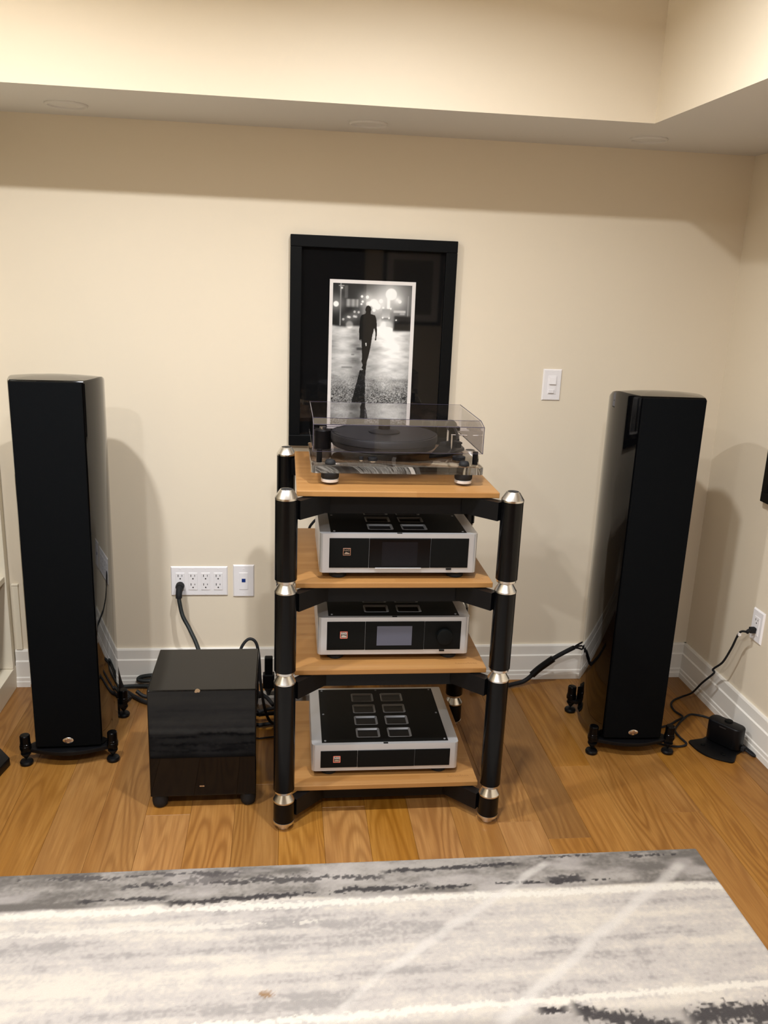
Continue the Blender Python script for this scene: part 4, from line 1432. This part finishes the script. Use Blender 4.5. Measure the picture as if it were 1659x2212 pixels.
# power strip tangle between subwoofer and rack
ps = thing('power_strip', 'grey metal power strip on the floor behind the rack post', 'power strip', (-0.03, -0.20, 0.0), math.radians(6))
box('housing', 'grey_strip', ps, -0.17, 0.14, -0.03, 0.03, 0.0, 0.05, bev=0.003)
for i in range(6):
    rc = MB().lathe([(0.0135, 0.0502), (0.0135, 0.0520), (0, 0.0520)], c=(-0.145 + i * 0.048, 0, 0), n=20).build('socket', 'slot_dark', ps)
ad = thing('power_adapter', 'upright black power adapter plugged into the grey power strip', 'power adapter', (-0.048, -0.212, 0.0515))
MB().lathe([(0.006, 0.0005), (0.009, 0.012), (0.015, 0.022), (0.017, 0.03)], n=16).build('strain_relief', 'rubber_black', ad)
box('body', 'satin_black', ad, -0.021, 0.021, -0.016, 0.016, 0.0305, 0.085, bev=0.004)
box('top_block', 'panel_black', ad, -0.0145, 0.0145, -0.012, 0.012, 0.0855, 0.150, bev=0.004)
GT = 'floor cables between subwoofer and rack'
TL = 'black cable tangled on the floor between the subwoofer and the rack'
for i, P in enumerate(([(-0.16, -0.40, 0.008), (-0.10, -0.36, 0.008), (-0.04, -0.35, 0.012), (0.05, -0.33, 0.008)],
                       [(-0.17, -0.34, 0.009), (-0.10, -0.32, 0.026), (-0.03, -0.31, 0.030), (0.06, -0.28, 0.009)],
                       [(-0.16, -0.28, 0.010), (-0.10, -0.265, 0.060), (-0.06, -0.27, 0.075), (-0.02, -0.30, 0.045), (0.04, -0.34, 0.022)],
                       [(-0.15, -0.36, 0.040), (-0.09, -0.335, 0.045), (-0.03, -0.325, 0.058), (0.04, -0.30, 0.040)],
                       [(-0.14, -0.31, 0.070), (-0.09, -0.28, 0.095), (-0.055, -0.285, 0.080), (-0.03, -0.31, 0.062)],
                       [(-0.17, -0.455, 0.004), (-0.10, -0.44, 0.004), (-0.03, -0.425, 0.004), (0.05, -0.42, 0.004)])):
    cord('floor_cable', TL, 'cable', P, (0.007, 0.0075, 0.007, 0.006, 0.006, 0.0028)[i], 'rubber_black', GT)

cord('rear_cable', 'thin black cable drooping behind the second rack shelf', 'cable', [(0.070, -0.310, 0.56), (0.074, -0.305, 0.65), (0.086, -0.300, 0.706), (0.097, -0.300, 0.726), (0.111, -0.305, 0.742), (0.13, -0.36, 0.768), (0.145, -0.44, 0.780), (0.150, -0.482, 0.780)], 0.0045)

# ------------------------------------------------------------------ robot vacuum dock with its cords
dk = thing('vacuum_dock', 'black robot vacuum charging dock on the floor by the corner wall', 'charging dock', (1.53, -0.542, 0), math.atan2(-0.108, 0.070))
# local x runs along the tower (from the back corner to the front), local -y... front faces local -y
n = 10
base = [(-0.064, 0.030), (-0.064, -0.028), (-0.084, -0.078), (-0.082, -0.088)] + [(-0.076 + 0.152 * i / n, -0.094 - 0.026 * math.sin(PI * i / n)) for i in range(n + 1)] + [(0.082, -0.088), (0.084, -0.078), (0.064, -0.028), (0.064, 0.030)]
MB().prism(base, 0.0, 0.007, bev=0.002).build('base', 'satin_black', dk)
tw = rounded_rect(-0.062, 0.062, -0.026, 0.030, 0.022, 8)
tower = MB().prism(tw, 0.0072, 0.088, bev=0.006, seg=3).build('tower', 'satin_black', dk)
MB().lathe([(0.014, 0.0885), (0.0135, 0.0915), (0.011, 0.0925), (0, 0.0925)], c=(0.0, 0.012, 0), n=24).build('ir_window', 'panel_black', tower)
box('slot', 'slot_dark', tower, -0.012, 0.012, -0.0268, -0.0255, 0.074, 0.078)
for x_ in (-0.038, 0.038):
    MB().lathe([(0.008, 0.0072), (0.008, 0.0095), (0.0065, 0.0105), (0, 0.0105)], c=(x_, -0.070, 0), n=16).build('contact', 'panel_black', dk)
box('power_inlet', 'rubber_black', dk, 0.063, 0.075, -0.006, 0.012, 0.010, 0.026, bev=0.002)

dcd, db = cord('dock_cord', 'thin black cord from the corner outlet trailing down to the floor', 'cord',
               [(1.585, -0.488, 0.402), (1.572, -0.462, 0.388), (1.570, -0.43, 0.315), (1.568, -0.393, 0.245), (1.568, -0.345, 0.198), (1.566, -0.338, 0.186), (1.562, -0.355, 0.182), (1.553, -0.30, 0.115), (1.548, -0.25, 0.050), (1.535, -0.205, 0.010), (1.495, -0.222, 0.005), (1.467, -0.257, 0.005), (1.459, -0.304, 0.005), (1.469, -0.350, 0.005), (1.43, -0.38, 0.005), (1.391, -0.407, 0.005), (1.33, -0.43, 0.005)], 0.0038)
m = MB()
m.box(-0.010, 0.010, -0.008, 0.008, -0.010, 0.010, bev=0.002, mat=Matrix.Translation(Vector((1.607, -0.4775, 0.404)) - db))
m.tube([Vector((1.600, -0.479, 0.404)) - db, Vector((1.590, -0.484, 0.404)) - db, Vector((1.582, -0.488, 0.400)) - db], 0.0065, n=12)
m.build('plug', 'rubber_black', dcd)
box('cord_tag', 'print_white', dcd, 1.5675 - db.x, 1.5765 - db.x, -0.466 - db.y, -0.459 - db.y, 0.377 - db.z, 0.389 - db.z)
cord('dock_cord', 'thin black cord winding from behind the dock to beneath the tower speaker', 'cord',
     [(1.575, -0.604, 0.016), (1.592, -0.622, 0.007), (1.6005, -0.622, 0.005), (1.6005, -0.602, 0.006), (1.594, -0.575, 0.008), (1.592, -0.50, 0.005), (1.590, -0.42, 0.005), (1.564, -0.362, 0.005), (1.523, -0.336, 0.005), (1.492, -0.349, 0.0105), (1.45, -0.386, 0.012), (1.427, -0.405, 0.005), (1.396, -0.446, 0.005), (1.393, -0.491, 0.005), (1.398, -0.531, 0.005), (1.379, -0.549, 0.005), (1.340, -0.550, 0.005), (1.281, -0.520, 0.005)], 0.0038)
